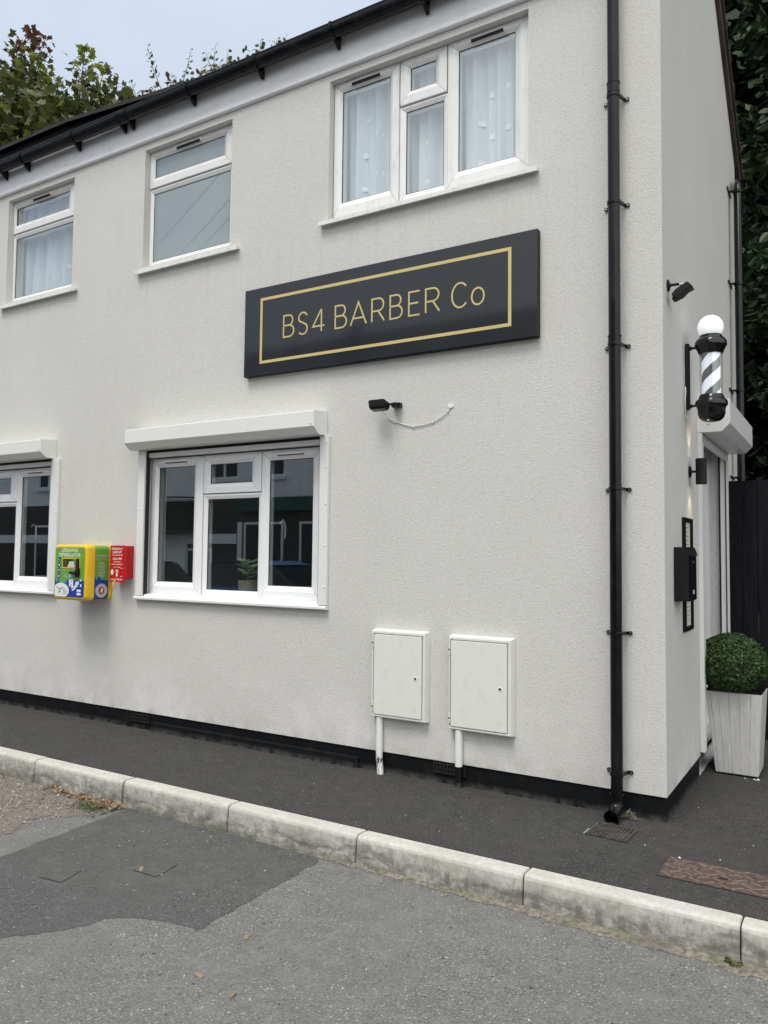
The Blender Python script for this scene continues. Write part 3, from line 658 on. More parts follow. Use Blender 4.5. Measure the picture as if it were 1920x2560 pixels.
# ---------------- roller shutters (lifted) over the two shop windows and the door
def shutter(name, x0, x1, gl_out, gl_in, gr_in, gr_out, label):
    e = empty(name, ((x0 + x1) / 2, 0, 1.085)); tag(e, label, 'roller shutter', 'roller shutters over the shop windows')
    mb = MB(); mb.prism([(-.001, 2.353), (-.105, 2.353), (-.165, 2.402), (-.165, 2.513), (-.162, 2.516), (-.001, 2.527)], lambda u, v, t: (t, u, v), x0 + .004, x1 - .004)
    h = mb.build('housing', 'alu', e, bevel=.002, seg=1)
    for xa, xb in ((x0, x0 + .0035), (x1 - .0035, x1)):
        m2 = MB(); m2.prism([(-.001, 2.351), (-.106, 2.351), (-.167, 2.401), (-.167, 2.515), (-.001, 2.529)], lambda u, v, t: (t, u, v), xa, xb); m2.build('end_cap', 'alu', h)
    m2 = MB(); m2.lathe([(.005, 0), (.004, -.003)], (x1 - .03, -.1665, 2.418), 8, 'y'); m2.build('screw', 'steel', h)
    for a, b_, s_ in ((gl_out, gl_in, -1), (gr_in, gr_out, 1)):
        mb = B(a, b_, -.030, -.001, 1.118, 2.350); xi = b_ if s_ < 0 else a
        g_ = mb.build('guide_rail', 'alu', e, bevel=.002, seg=1)
        m2 = MB();
        m2.box(min(xi, xi - s_ * .014), max(xi, xi - s_ * .014), -.012, .02, 1.118, 2.350); m2.build('channel', 'gap', g_)
        for z in (1.25, 1.55, 1.85, 2.12, 2.30): m2 = MB(); m2.lathe([(.006, 0), (.006, -.004), (.003, -.006)], ((gl_out + .014) if s_ < 0 else (gr_out - .014), -.0305, z), 8, 'y'); m2.build('rivet', 'white', g_)
    mb = MB(); mb.prism([(-.001, 1.085), (-.040, 1.085), (-.044, 1.090), (-.044, 1.104), (-.034, 1.112), (-.001, 1.116)], lambda u, v, t: (t, u, v), gl_out - .004, gr_out + .004)
    mb.build('bottom_rail', 'alu', e)
    mb = MB(); mb.box(gl_in + .016, gr_in - .016, .012, .030, 2.335, 2.358); mb.build('curtain', 'gap', e)
    mb = MB(); mb.box(gl_in + .002, gr_in - .002, .004, .05, 2.294, 2.330); mb.build('shutter_lath', 'alu', e)
    return e
shutter('roller_shutter', -4.352, -2.368, -4.328, -4.248, -2.412, -2.338, 'white roller shutter box and rails round the middle shop window')
shutter('roller_shutter', -7.45, -5.478, -7.435, -7.36, -5.505, -5.405, 'white roller shutter round the window left of the defibrillator')
e = empty('roller_shutter', (0.1, 1.8, 2.36)); tag(e, 'white angular roller shutter box over the door, behind the barber pole', 'roller shutter')
mb = MB(); mb.prism([(.001, 2.36), (.160, 2.36), (.212, 2.413), (.212, 2.578), (.001, 2.580)], lambda u, v, t: (u, t, v), 1.103, 2.462); h = mb.build('housing', 'alu', e, bevel=.002, seg=1)
m2 = MB(); m2.prism([(.001, 2.358), (.161, 2.358), (.214, 2.412), (.214, 2.580), (.001, 2.582)], lambda u, v, t: (u, t, v), 1.099, 1.1025); m2.build('end_cap', 'alu', h)
m2 = MB(); m2.lathe([(.006, 0), (.006, -.003)], (.075, 1.0985, 2.41), 8, 'y'); m2.build('screw', 'steel', h)
mb = B(.001, .031, 1.100, 1.178, .165, 2.357); mb.build('guide_rail', 'alu', e, bevel=.002)
mb = B(-.03, .031, 2.385, 2.412, .165, 2.357); mb.cur = 1; mb.box(-.045, -.031, 2.39, 2.417, .165, 2.357); mb.box(.006, .014, 2.380, 2.3848, .165, 2.357); mb.build('guide_rail', ['alu', 'gap'], e)
mb = B(.002, .024, 1.18, 2.38, 2.30, 2.357); mb.build('shutter_lath', 'alu', e)

# ---------------- net curtains
def curtain(x0, x1, z0, z1, y, label, spots, drape=0.):
    mb = MB(); mb.smooth = True; nx = 120; nz = 10; b = 0
    def f(u, v):
        return y + .034 * math.sin(u * 31 + 1.2 * math.sin(u * 9) + v * .9) * (.5 + .5 * v) + .014 * math.sin(u * 71 + 1.3 - v)
    for j in range(nz + 1):
        for i in range(nx + 1):
            u = i / nx; v = j / nz; X = x0 + (x1 - x0) * u; mb.v.append((X, f(X, v), z1 + (z0 - z1) * v))
    for j in range(nz):
        for i in range(nx): a = j * (nx + 1) + i; mb.face((a, a + 1, a + nx + 2, a + nx + 1))
    mb.smooth = False; mb.cur = 1
    for sx, sz in spots:
        v = (z1 - sz) / (z1 - z0); s_ = .019
        mb.poly([(sx + dx, f(sx + dx, v) - .003, sz + dz) for dx, dz in ((-s_, -s_), (s_, -s_ * .8), (s_, s_), (-s_, s_ * 1.1))])
    o = mb.build('net_curtain', ['net', 'net_spot'], None); tag(o, label, 'curtain', 'net curtains in the upper windows'); return o
spR = [(-2.171, 4.776), (-2.057, 4.629), (-2.192, 4.504), (-2.056, 4.335), (-2.329, 4.504), (-1.731, 4.648), (-1.652, 4.446), (-1.729, 4.359), (-1.647, 4.157), (-1.355, 4.676), (-1.158, 4.661), (-1.035, 4.686), (-1.239, 4.487), (-1.365, 4.384), (-1.152, 4.359), (-1.035, 4.399), (-1.242, 4.206), (-2.2, 4.25), (-2.33, 4.21)]
curtain(-2.62, -.70, 3.96, 5.02, .20, 'white net curtain dotted with small squares, in the three-light window', spR)
curtain(-6.70, -5.2, 3.96, 5.02, .22, 'plain draped white net curtain, in the left upper window', [(-6.0, 4.55), (-5.9, 4.2), (-5.66, 4.3), (-5.6, 4.6)])
tag(B(-4.4, -3.2, .30, .31, 3.95, 5.0).build('window_blind', 'net'), 'pale blind behind the frosted window', 'blind')

# ---------------- shop sign
e = empty('shop_sign', (-1.94, 0, 2.859)); tag(e, 'dark grey shop sign reading BS4 BARBER Co in gold, above the floodlight', 'sign')
mb = B(-3.140, -.742, -.050, -.002, 2.859, 3.543); pn = mb.build('panel', 'sign', e, bevel=.0015, seg=1)
mb = B(-3.1385, -.7435, -.044, -.003, 2.856, 2.8595); mb.box(-.742, -.7395, -.047, -.003, 2.86, 3.542); mb.build('edge_trim', 'blackmatt', e)
mb = MB(); mb.ring((-2.982, -.914, 2.946, 3.460), (-2.960, -.936, 2.968, 3.438), [(0, -.0508), (1, -.0508)]); mb.build('border', 'gold', e)
def arc(cx, cy, rx_, ry_, a0, a1, n=14): return [(cx + rx_ * math.cos(R(a0 + (a1 - a0) * k / n)), cy + ry_ * math.sin(R(a0 + (a1 - a0) * k / n))) for k in range(n + 1)]
GL = {
 'B': [[(0, .53), (0, 1), (.50, 1)] + arc(.50, .765, .36, .235, 90, -90)[1:] + [(.06, .53)], [(0, .5), (0, 0), (.52, 0)] + arc(.55, .265, .43, .265, -90, 90)[1:] + [(.06, .53)]],
 'S': [[(.93, .84)] + arc(.50, .76, .42, .24, 38, 215, 16) + arc(.50, .25, .44, .25, 62, -145, 18)],
 '4': [[(.74, 0), (.74, 1)], [(.72, 1), (0, .25), (1, .25)]],
 'A': [[(0, 0), (.5, 1), (1, 0)], [(.17, .30), (.83, .30)]],
 'R': [[(0, 0), (0, 1), (.52, 1)] + arc(.52, .73, .40, .27, 90, -90)[1:] + [(.06, .46)], [(.52, .44), (.98, 0)]],
 'E': [[(1, 1), (0, 1), (0, 0), (1, 0)], [(.05, .51), (.88, .51)]],
 'C': [arc(.52, .5, .50, .5, 42, 318, 26)],
 'o': [arc(.5, .5, .5, .5, 0, 360, 28)[:-1]],
}
mb = MB(); z0 = 3.117; ch = .176
for ch_, a, b_ in (('B', -2.757, -2.646), ('S', -2.621, -2.517), ('4', -2.482, -2.366), ('B', -2.281, -2.169), ('A', -2.148, -2.002), ('R', -1.967, -1.851), ('B', -1.817, -1.707), ('E', -1.668, -1.572), ('R', -1.537, -1.418), ('C', -1.342, -1.212), ('o', -1.196, -1.097)):
    hh = .122 if ch_ == 'o' else ch; sw = .0120
    for li, pl in enumerate(GL[ch_]):
        yy = -.0510 - .0004 * li
        ribbon(mb, [(a + sw / 2 + (b_ - a - sw) * u, z0 + sw / 2 + (hh - sw) * v) for u, v in pl], sw, lambda u, v: (u, yy, v), closed=(ch_ == 'o'))
mb.build('lettering', 'gold', e)

# ---------------- floodlight and its cable
e = empty('floodlight', (-1.80, 0, 2.48)); tag(e, 'small black LED floodlight under the sign, angled down', 'floodlight')
mb = MB(); mb.prism([(-.135, 2.548), (-.060, 2.532), (-.055, 2.512), (-.070, 2.484), (-.118, 2.492), (-.135, 2.532)], lambda u, v, t: (t, u, v), -1.930, -1.800)
for i in range(4): mb.box(-1.925, -1.805, -.137 + i * .017, -.131 + i * .017, 2.500, 2.550 - i * .004)
mb.build('body', 'blackmatt', e, bevel=.003, seg=1)
mb = MB(); mb.prism([(-.115, 2.491), (-.072, 2.483), (-.074, 2.477), (-.115, 2.486)], lambda u, v, t: (t, u, v), -1.92, -1.81); mb.build('lens', 'screen', e)
mb = MB(); mb.box(-1.80, -1.735, -.04, -.001, 2.505, 2.535); mb.tube([(-1.785, -.08, 2.52), (-1.765, -.03, 2.52)], .008, 8); mb.box(-1.775, -1.745, -.075, -.036, 2.50, 2.53); mb.build('bracket', 'black', e)
mb = MB()
cp = [(-1.862, -.06, 2.478), (-1.858, -.02, 2.462), (-1.835, -.010, 2.437), (-1.785, -.007, 2.409), (-1.72, -.007, 2.385), (-1.643, -.007, 2.3655), (-1.56, -.007, 2.370), (-1.494, -.007, 2.384), (-1.43, -.007, 2.412), (-1.385, -.007, 2.445), (-1.365, -.007, 2.470), (-1.358, -.002, 2.487)]
mb.tube(cp, .0033, 6); cb = mb.build('power_cable', 'cable', None); tag(cb, 'thin white cable curving along the wall from the floodlight', 'cable')
mb = MB()
for x, z in ((-1.785, 2.409), (-1.643, 2.366), (-1.494, 2.384), (-1.378, 2.452)): mb.box(x - .0035, x + .0035, -.014, -.001, z - .009, z + .007)
mb.build('clip', 'white', cb)
mb = MB(); pp = [(-1.385, 2.482), (-1.372, 2.470), (-1.352, 2.468), (-1.338, 2.478), (-1.345, 2.492), (-1.362, 2.500), (-1.38, 2.494)]; mb.prism(pp, lambda u, v, t: (u, t, v), -.006, -.0005); mb.build('filler', 'white', cb)

# ---------------- meter boxes
def meter(x0, x1, z0, z1, d0, d1, px, label, mark, dark):
    e = empty('meter_box', ((x0 + x1) / 2, 0, 0)); tag(e, label, 'meter box', 'meter boxes low on the wall')
    mb = MB(); mb.ring((x0 - .012, x1 + .012, z0 - .006, z1 + .018), (d0 - .004, d1 + .004, d0 and z0 + .014, z1 - .012), [(0, -.001), (.30, -.050), (.42, -.054), (1, -.054), (1, -.040)])
    mb.box(x0 + .01, x1 - .01, -.040, -.002, z0 + .01, z1 - .01); mb.build('box', 'box_white', e, bevel=.0025, seg=2)
    z_0, z_1 = z0 + .018, z1 - .016
    mb = B(d0 + .003, d1 - .002, -.058, -.044, z_0, z_1); dr_ = mb.build('door', 'box_white', e, bevel=.003, seg=2)
    mb = MB(); mb.lathe([(.013, 0), (.012, -.003), (.0085, -.0032), (.0085, -.001)], (d1 - .047, -.0581, z0 + (z1 - z0) * .49), 16, 'y', cap=False); mb.build('lock_collar', 'box_white', dr_)
    mb = MB(); mb.lathe([(.0075, 0), (.0075, -.002)], (d1 - .047, -.0582, z0 + (z1 - z0) * .49), 12, 'y'); mb.build('lock', 'black', dr_)
    mb = MB(); c = (d1 - .058, z0 + .072)
    mb.ring_ = None
    for k in range(24):
        a, b2 = 2 * PI * k / 24, 2 * PI * (k + 1) / 24
        mb.poly([(c[0] + r_ * math.cos(t), -.0586, c[1] + r_ * math.sin(t)) for r_, t in ((.017, a), (.017, b2), (.0145, b2), (.0145, a))])
    ribbon(mb, [(c[0] - .006, c[1] + .008), (c[0] + .006, c[1] - .006), (c[0] + .006, c[1] + .008)], .003, lambda u, v: (u, -.0588, v)); mb.build('emblem', 'mitre_soft', dr_)
    for zz in (z0 + (z1 - z0) * .87, z0 + (z1 - z0) * .12):
        mb = MB(); mb.tube([(d0 - .006, -.056, zz - .03), (d0 - .006, -.056, zz + .03)], .006, 8); mb.cur = 1; mb.box(d0 - .011, d0 - .001, -.0635, -.0615, zz - .004, zz + .004); mb.build('hinge', ['box_white', 'gap'], e)
    mb = MB()
    if dark:
        mb.tube([(px, -.026, z0 - .002), (px, -.026, .135)], .024, 16); mb.cur = 1; mb.tube([(px, -.026, .137), (px, -.026, -.002)], .0225, 16)
        mb.build('conduit', ['white', 'plinth'], e)
    else:
        mb.tube([(px, -.026, z0 - .002), (px, -.026, .14)], .023, 16); mb.cur = 1; mb.tube([(px, -.026, .142), (px + .002, -.027, .10), (px + .010, -.031, .05), (px + .016, -.036, -.002)], [.023, .0235, .022, .023], 16)
        mb.build('conduit', ['white', 'peel'], e)
MAT['mitre_soft'] = plain('embossed_emblem', (.62, .63, .61), .5)
meter(-1.922, -1.518, .385, .960, -1.912, -1.536, -1.876, 'white meter box with a peeling painted pipe, left of the pair', 0, False)
meter(-1.332, -.914, .372, .955, -1.326, -.934, -1.277, 'white meter box over a black-footed pipe, nearer the downpipe', 0, True)

# ---------------- air bricks
for (a, b_, c, d, lab) in ((-4.355, -4.145, .055, .122, 'small black air brick in the plinth below the shop window'), (-1.473, -1.244, .064, .130, 'black air brick with rusty holes behind the right meter pipe')):
    mb = MB(); mb.ring((a, b_, c, d), (a + .010, b_ - .010, c + .008, d - .008), [(0, .009), (0, -.004), (1, -.004), (1, .006)])
    n = 9
    for i in range(1, n): x = a + (b_ - a) * i / n; mb.box(x - .005, x + .005, -.003, .006, c + .008, d - .008)
    mb.box(a + .01, b_ - .01, -.0026, .0058, (c + d) / 2 - .004, (c + d) / 2 + .004)
    o = mb.build('air_brick', 'plinth2', None) if 'plinth2' in MAT else None
    if o is None:
        MAT['plinth2'] = plain('painted_air_brick', (.016, .015, .015), .45, .5, 30); o = mb.build('air_brick', 'plinth2', None)
    tag(o, lab, 'air brick', 'air bricks in the plinth')
    B(a + .008, b_ - .008, .0065, .0085, c + .006, d - .006).build('hole_backing', 'rust_dark' if 'rust_dark' in MAT else 'gap', o)

# ---------------- downpipes
e = empty('downpipe', (-.257, 0, 0)); tag(e, 'tall black plastic downpipe on the front wall near the corner', 'downpipe')
PX, PY, PR = -.257, -.078, .0345
mb = MB(); mb.tube([(PX, gy + .01, 5.32), (PX, PY, 5.20), (PX, PY, .13)], PR, 28); mb.build('pipe', 'gutter', e)
for i, z in enumerate((4.237, 3.586, 2.734, 1.884, 1.05, .255)):
    mb = MB(); hgt = .020
    mb.lathe([(PR + .0005, -hgt / 2), (PR + .005, -hgt / 2), (PR + .006, 0), (PR + .005, hgt / 2), (PR + .0005, hgt / 2)], (PX, PY, z), 28, cap=False)
    for s_ in (-1, 1):
        mb.prism([(PX + s_ * (PR - .004), PY + .004), (PX + s_ * (PR + .004), PY + .002), (PX + s_ * .052, -.008), (PX + s_ * .066, -.008), (PX + s_ * .066, -.001), (PX + s_ * .046, -.001), (PX + s_ * (PR - .006), PY + .03)], lambda u, v, t: (u, v, t), z - .009, z + .009)
        mb.lathe([(.012, 0), (.012, -.005)], (PX + s_ * .064, -.004, z - .001), 12, 'y')
    br = mb.build('pipe_bracket', 'gutter', e)
    for s_ in (-1, 1): m2 = MB(); m2.lathe([(.006, -.0045), (.005, -.008)], (PX + s_ * .064, -.005, z - .001), 8, 'y'); m2.build('screw', 'steel', br)
for z0_, z1_ in ((4.255, 4.31), (2.745, 2.78)):
    mb = MB(); mb.lathe([(PR + .001, z0_), (PR + .003, z0_), (PR + .003, z1_), (PR + .0055, z1_), (PR + .0055, z1_ + .006), (PR + .001, z1_ + .006)], (PX, PY, 0), 28, cap=False); mb.build('socket', 'gutter', e)
mb = MB()
mb.lathe([(PR + .001, .078), (PR + .005, .078), (PR + .005, .084), (PR + .003, .088), (PR + .003, .13), (PR + .005, .134), (PR + .005, .142), (PR + .001, .142)], (PX, PY, 0), 28, cap=False)
pts = [Vector((PX, PY, .115)), Vector((PX, PY - .003, .085)), Vector((PX - .001, PY - .018, .062)), Vector((PX - .003, PY - .045, .044)), Vector((PX - .006, PY - .078, .034)), Vector((PX - .008, PY - .095, .030))]
mb.tube(pts, [PR + .002] * 4 + [PR + .004, PR + .009], 28, cap=False)
mb.tube([p + Vector((0, .001, 0)) for p in pts[2:]], [PR - .002] * 2 + [PR + .001, PR + .006], 28, cap=False)
mb.cur = 1; q = pts[3]; mb.tube([q, q + Vector((0, .004, .002))], PR - .001, 20)
mb.build('shoe', ['gutter', 'gap'], e)

e = empty('downpipe', (.072, 2.86, 0)); tag(e, 'thin black downpipe on the gable wall beside the trees', 'downpipe')
mb = MB(); PX2, PY2 = .075, 2.90
mb.tube([(PX2 - .03, PY2 + .3, 5.02), (PX2, PY2 + .05, 4.90), (PX2, PY2, 4.84), (PX2, PY2, .02)], .034, 24); mb.build('pipe', 'gutter', e)
for z in (4.80, 3.95, 2.98, 2.2, 1.2):
    mb = MB(); mb.lathe([(.035, -.012), (.040, -.012), (.040, .012), (.035, .012)], (PX2, PY2, z), 24, cap=False)
    mb.box(.001, .045, PY2 - .04, PY2 - .015, z - .008, z + .008); mb.box(.001, .01, PY2 - .14, PY2 + .1, z - .01, z + .01); mb.build('pipe_bracket', 'gutter', e)

# ---------------- defibrillator cabinet
DX, DZ = -4.862, 1.07
e = empty('defibrillator_cabinet', (DX, 0, DZ)); tag(e, 'green, blue and yellow lifesaving defibrillator cabinet between the two shop windows', 'defibrillator')
def rrect(x0, x1, z0, z1, r, n=6):
    out = []
    for cx, cz, a0 in ((x1 - r, z0 + r, -90), (x1 - r, z1 - r, 0), (x0 + r, z1 - r, 90), (x0 + r, z0 + r, 180)): out += arc(cx, cz, r, r, a0, a0 + 90, n)
    return out
def rloft(mb, secs, cap0=True, cap1=True):
    b = len(mb.v); n = None
    for (x0, x1, z0, z1, r, y) in secs:
        p = rrect(x0, x1, z0, z1, r); n = len(p); mb.v += [(u, y, v) for u, v in p]
    mb.smooth = True
    for i in range(len(secs) - 1):
        for k in range(n): k2 = (k + 1) % n; mb.face((b + i * n + k, b + i * n + k2, b + (i + 1) * n + k2, b + (i + 1) * n + k))
    mb.smooth = False
    if cap0: mb.face([b + k for k in range(n)])
    if cap1: mb.face([b + (len(secs) - 1) * n + k for k in range(n)])
X0, X1 = -5.080, -4.645; Z0, Z1 = 1.068, 1.545
mb = MB(); rloft(mb, [(X0 + .02, X1 - .02, Z0 + .02, Z1 - .02, .03, -.278), (X0 + .008, X1 - .008, Z0 + .008, Z1 - .008, .036, -.272), (X0, X1, Z0, Z1, .04, -.258), (X0, X1, Z0, Z1, .04, -.192), (X0 + .012, X1 - .012, Z0 + .012, Z1 - .012, .03, -.188)])
cv = mb.build('cover', 'yellow', e)
mb = MB(); rloft(mb, [(X0 + .006, X1 - .006, Z0 + .006, Z1 - .008, .034, -.1885), (X0 + .006, X1 - .006, Z0 + .006, Z1 - .008, .034, -.040)]); mb.build('side_wrap', 'wrap', e)
mb = MB(); rloft(mb, [(X0 + .002, X1 - .002, Z0 + .002, Z1 - .004, .036, -.0398), (X0 + .002, X1 - .002, Z0 + .002, Z1 - .004, .036, -.0005)]); mb.build('back_plate', 'yellow', e)
FX0, FX1, FZ0, FZ1 = X0 + .026, X1 - .022, 1.094, 1.520; yF = -.2795
mb = MB(); pr = rrect(FX0, FX1, FZ0, FZ1, .022); mb.prism(pr, lambda u, v, t: (u, t, v), yF, yF + .003); fp = mb.build('front_panel', 'wrap', e)
def fxy(u, v): return FX0 + (FX1 - FX0) * u, FZ0 + (FZ1 - FZ0) * v
def on_front(name, mat, fn, parent=None, y=yF - .0006):
    mb = MB(); fn(mb, y); return mb.build(name, mat, parent or e)
def f_title(mb, y):
    x, z = fxy(.49, .905); text_into(mb, 'LIFESAVING', (x, y, z), (1, 0, 0), (0, 0, 1), .031, .215, align='C', bold=.012)
    x, z = fxy(.49, .812); text_into(mb, 'DEFIBRILLATOR', (x, y, z), (1, 0, 0), (0, 0, 1), .031, .290, align='C', bold=.012)
    x, z = fxy(.53, .455); text_into(mb, 'CALL 999', (x - .03, y, z), (1, 0, 0), (0, 0, 1), .010, .08); x, z = fxy(.44, .36)
on_front('title_lettering', 'white_sticker', f_title, fp)
def disc(mb, cx, cz, r, y, n=20, ry=None): mb.poly([(cx + r * math.cos(2 * PI * k / n), y, cz + (ry or r) * math.sin(2 * PI * k / n)) for k in range(n)])
def f_icons(mb, y):
    for v in (.752, .640, .530, .420): x, z = fxy(.135, v); disc(mb, x, z, .0205, y, ry=.022)
on_front('icon_disc', 'navy', f_icons, fp)
def f_iconw(mb, y):
    for i, v in enumerate((.752, .640, .530, .420)):
        x, z = fxy(.135, v)
        if i == 0: ribbon(mb, [(x - .007, z + .008), (x - .004, z - .004), (x + .007, z - .008)], .005, lambda u, v_: (u, y, v_))
        elif i == 1: disc(mb, x, z, .009, y)
        elif i == 2: mb.poly([(x - .010, y, z + .003), (x, y, z - .010), (x + .010, y, z + .003), (x + .005, y, z + .009), (x, y, z + .005), (x - .005, y, z + .009)])
        else: mb.poly([(x - .011, y, z - .007), (x + .011, y, z - .007), (x + .011, y, z + .002), (x + .002, y, z + .002), (x - .004, y, z + .009), (x - .009, y, z + .006)])
on_front('icon', 'white_sticker', f_iconw, fp, yF - .0012)
a = fxy(.255, .575); b2 = fxy(.86, .785)
mb = MB(); mb.ring((a[0], b2[0], a[1], b2[1]), (a[0] + .008, b2[0] - .062, a[1] + .010, b2[1] - .008), [(0, yF), (0, yF - .006), (1, yF - .006), (1, yF - .001)]); mb.build('window_surround', 'yellow', e)
mb = B(a[0] + .008, b2[0] - .062, yF - .003, yF - .001, a[1] + .010, b2[1] - .008); mb.build('viewing_window', 'screen', e)
mb = MB(); mb.poly([(a[0] + .070, yF - .0035, a[1] + .012), (a[0] + .092, yF - .0035, a[1] + .060), (a[0] + .150, yF - .0035, a[1] + .062), (a[0] + .165, yF - .0035, a[1] + .012)]); mb.build('device', 'pale_sticker', e)
hx, hz = fxy(.80, .60)
mb = MB(); mb.tube([(hx, yF - .004, hz - .075), (hx, yF - .012, hz - .05), (hx, yF - .016, hz + .02), (hx, yF - .012, hz + .075)], [.024, .022, .019, .017], 12); mb.tube([(hx - .004, yF - .016, hz - .055), (hx - .05, yF - .018, hz - .048), (hx - .094, yF - .018, hz - .046)], [.016, .014, .011], 10); hd = mb.build('handle', 'black', e)
mb = MB()
for i in range(8): mb.box(hx - .0165, hx + .012, yF - .0375, yF - .033, hz - .022 + i * .0125, hz - .019 + i * .0125)
mb.build('grip_line', 'grey_sticker', hd)
def f_misc(mb, y):
    x, z = fxy(.27, .525); 
    for (u0, u1, v) in ((.27, .36, .545), (.27, .35, .53), (.41, .55, .548), (.58, .78, .545)): p = fxy(u0, v); q = fxy(u1, v); mb.box(p[0], q[0], y - .0002, y + .0004, p[1] - .0022, p[1] + .0022)
    for (u0, u1, v) in ((.46, .74, .44), (.46, .60, .405)): p = fxy(u0, v); q = fxy(u1, v); mb.box(p[0], q[0], y - .0002, y + .0004, p[1] - .0030, p[1] + .0030)
    x, z = fxy(.38, .425); ribbon(mb, [(x - .012, z + .012), (x - .008, z - .004), (x + .010, z - .014)], .007, lambda u, v_: (u, y, v_))
on_front('small_print', 'pale_sticker', f_misc, fp)
def f_white(mb, y):
    # oval badge bottom-left
    x, z = fxy(.25, .125); pts = []
    for k in range(28):
        t = 2 * PI * k / 28; px_, pz_ = x + .105 * math.cos(t) - .01, z + .066 * math.sin(t); pts.append((max(FX0 + .003, px_), y, max(FZ0 + .002, pz_)))
    mb.poly(pts)
    # cabinet pictogram
    p = fxy(.495, .215); mb.poly([(p[0], y, p[1]), (p[0] + .056, y, p[1]), (p[0] + .056, y, p[1] + .052), (p[0] + .045, y, p[1] + .066), (p[0] + .012, y, p[1] + .066), (p[0], y, p[1] + .052)])
    # lying figure pictogram
    p = fxy(.60, .125)
    ribbon(mb, [(p[0] - .012, p[1] + .030), (p[0] + .020, p[1] + .030), (p[0] + .055, p[1] + .056)], .013, lambda u, v_: (u, y, v_))
    ribbon(mb, [(p[0] + .000, p[1] + .006), (p[0] + .028, p[1] + .014), (p[0] + .066, p[1] + .046)], .013, lambda u, v_: (u, y - .0003, v_))
    ribbon(mb, [(p[0] + .045, p[1] + .060), (p[0] + .090, p[1] + .072)], .030, lambda u, v_: (u, y - .0006, v_)); disc(mb, p[0] + .108, p[1] + .092, .010, y)
    ribbon(mb, [(p[0] + .055, p[1] + .040), (p[0] + .078, p[1] + .042)], .008, lambda u, v_: (u, y - .0009, v_))
    mb.box(p[0] + .106, p[0] + .122, y - .0003, y + .0003, p[1] + .036, p[1] + .060)
    for v in (.045, .11): q = fxy(.765, v); mb.box(q[0], q[0] + .052, y - .0003, y + .0003, q[1], q[1] + .020)
on_front('white_badge', 'white_sticker', f_white, fp, yF - .0008)
def f_bird(mb, y):
    x, z = fxy(.185, .15)
    ribbon(mb, [(x - .045, z + .020), (x - .015, z + .006), (x + .0, z + .002)], .005, lambda u, v_: (u, y, v_)); ribbon(mb, [(x - .002, z - .002), (x + .02, z + .010), (x + .045, z + .018)], .005, lambda u, v_: (u, y - .0002, v_))
on_front('bird_mark', 'black', f_bird, fp, yF - .0016)
def f_green(mb, y):
    x, z = fxy(.175, .10); mb.poly([(x - .012, y, z), (x, y, z - .012), (x + .014, y, z - .004), (x + .012, y, z + .012), (x - .002, y, z + .016)])
    p = fxy(.53, .235); mb.box(p[0], p[0] + .030, y - .0002, y + .0003, p[1], p[1] + .006)
on_front('green_mark', 'green_mark', f_green, fp, yF - .0018)
def f_badge(mb, y):
    x, z = fxy(.30, .135); text_into(mb, 'GREAT', (x - .004, y, z), (1, 0, 0), (0, 0, 1), .012, .034); text_into(mb, 'WESTERN', (x - .004, y, z - .018), (1, 0, 0), (0, 0, 1), .012, .056)
    mb.box(x - .004, x + .05, y - .0002, y + .0003, z - .028, z - .025)
    p = fxy(.54, .33); mb.box(p[0], p[0] + .022, y - .0002, y + .0003, p[1] + .008, p[1] + .012); disc(mb, p[0] + .012, p[1] - .010, .005, y)
on_front('badge_lettering', 'navy', f_badge, fp, yF - .0020)
# side panel: writing, emblem
xs = X1 - .006 + .0008
def sy(t): return -.183 + .140 * t          # 0 = front, 1 = back
mb = MB(); text_into(mb, 'Defibrillator', (xs, sy(.05), 1.440), (0, 1, 0), (0, 0, 1), .022, .125); text_into(mb, 'Support Documents', (xs, sy(.05), 1.414), (0, 1, 0), (0, 0, 1), .018, .125)
for i in range(11):
    z = 1.392 - i * .0125; ww = .05 + .04 * ((i * 7) % 5) / 5; mb.poly([(xs, sy(.5) - ww / 2, z), (xs, sy(.5) + ww / 2, z), (xs, sy(.5) + ww / 2, z + .004), (xs, sy(.5) - ww / 2, z + .004)])
mb.build('side_lettering', 'pale_sticker', e)
def sdisc(mb, cy, cz, ry, rz, x, n=26): mb.poly([(x, cy + ry * math.cos(2 * PI * k / n), cz + rz * math.sin(2 * PI * k / n)) for k in range(n)])
mb = MB(); sdisc(mb, sy(.5), 1.150, .062, .060, xs); em = mb.build('emblem', 'grey_sticker', e)
mb = MB(); sdisc(mb, sy(.5), 1.150, .032, .034, xs + .0006); mb.build('emblem_centre', 'maroon', em)
mb = MB(); mb.poly([(xs + .0012, sy(.5) - .012, 1.138), (xs + .0012, sy(.5) + .004, 1.130), (xs + .0012, sy(.5) + .018, 1.160), (xs + .0012, sy(.5) + .006, 1.176), (xs + .0012, sy(.5) - .006, 1.160)])
mb.build('horse_mark', 'white_sticker', em)
mb = MB()
for k, chh in enumerate('BRISTOL  AMBULANCE  '):
    if chh == ' ': continue
    t = PI * .5 - 2 * PI * (k - 3) / 20; dy, dz = math.cos(t), math.sin(t); text_into(mb, chh, (xs + .0008, sy(.5) + dy * .046, 1.150 + dz * .044), (0, dz, -dy), (0, dy, dz), .010, .008, align='C')
mb.build('emblem_lettering', 'mitre', em)

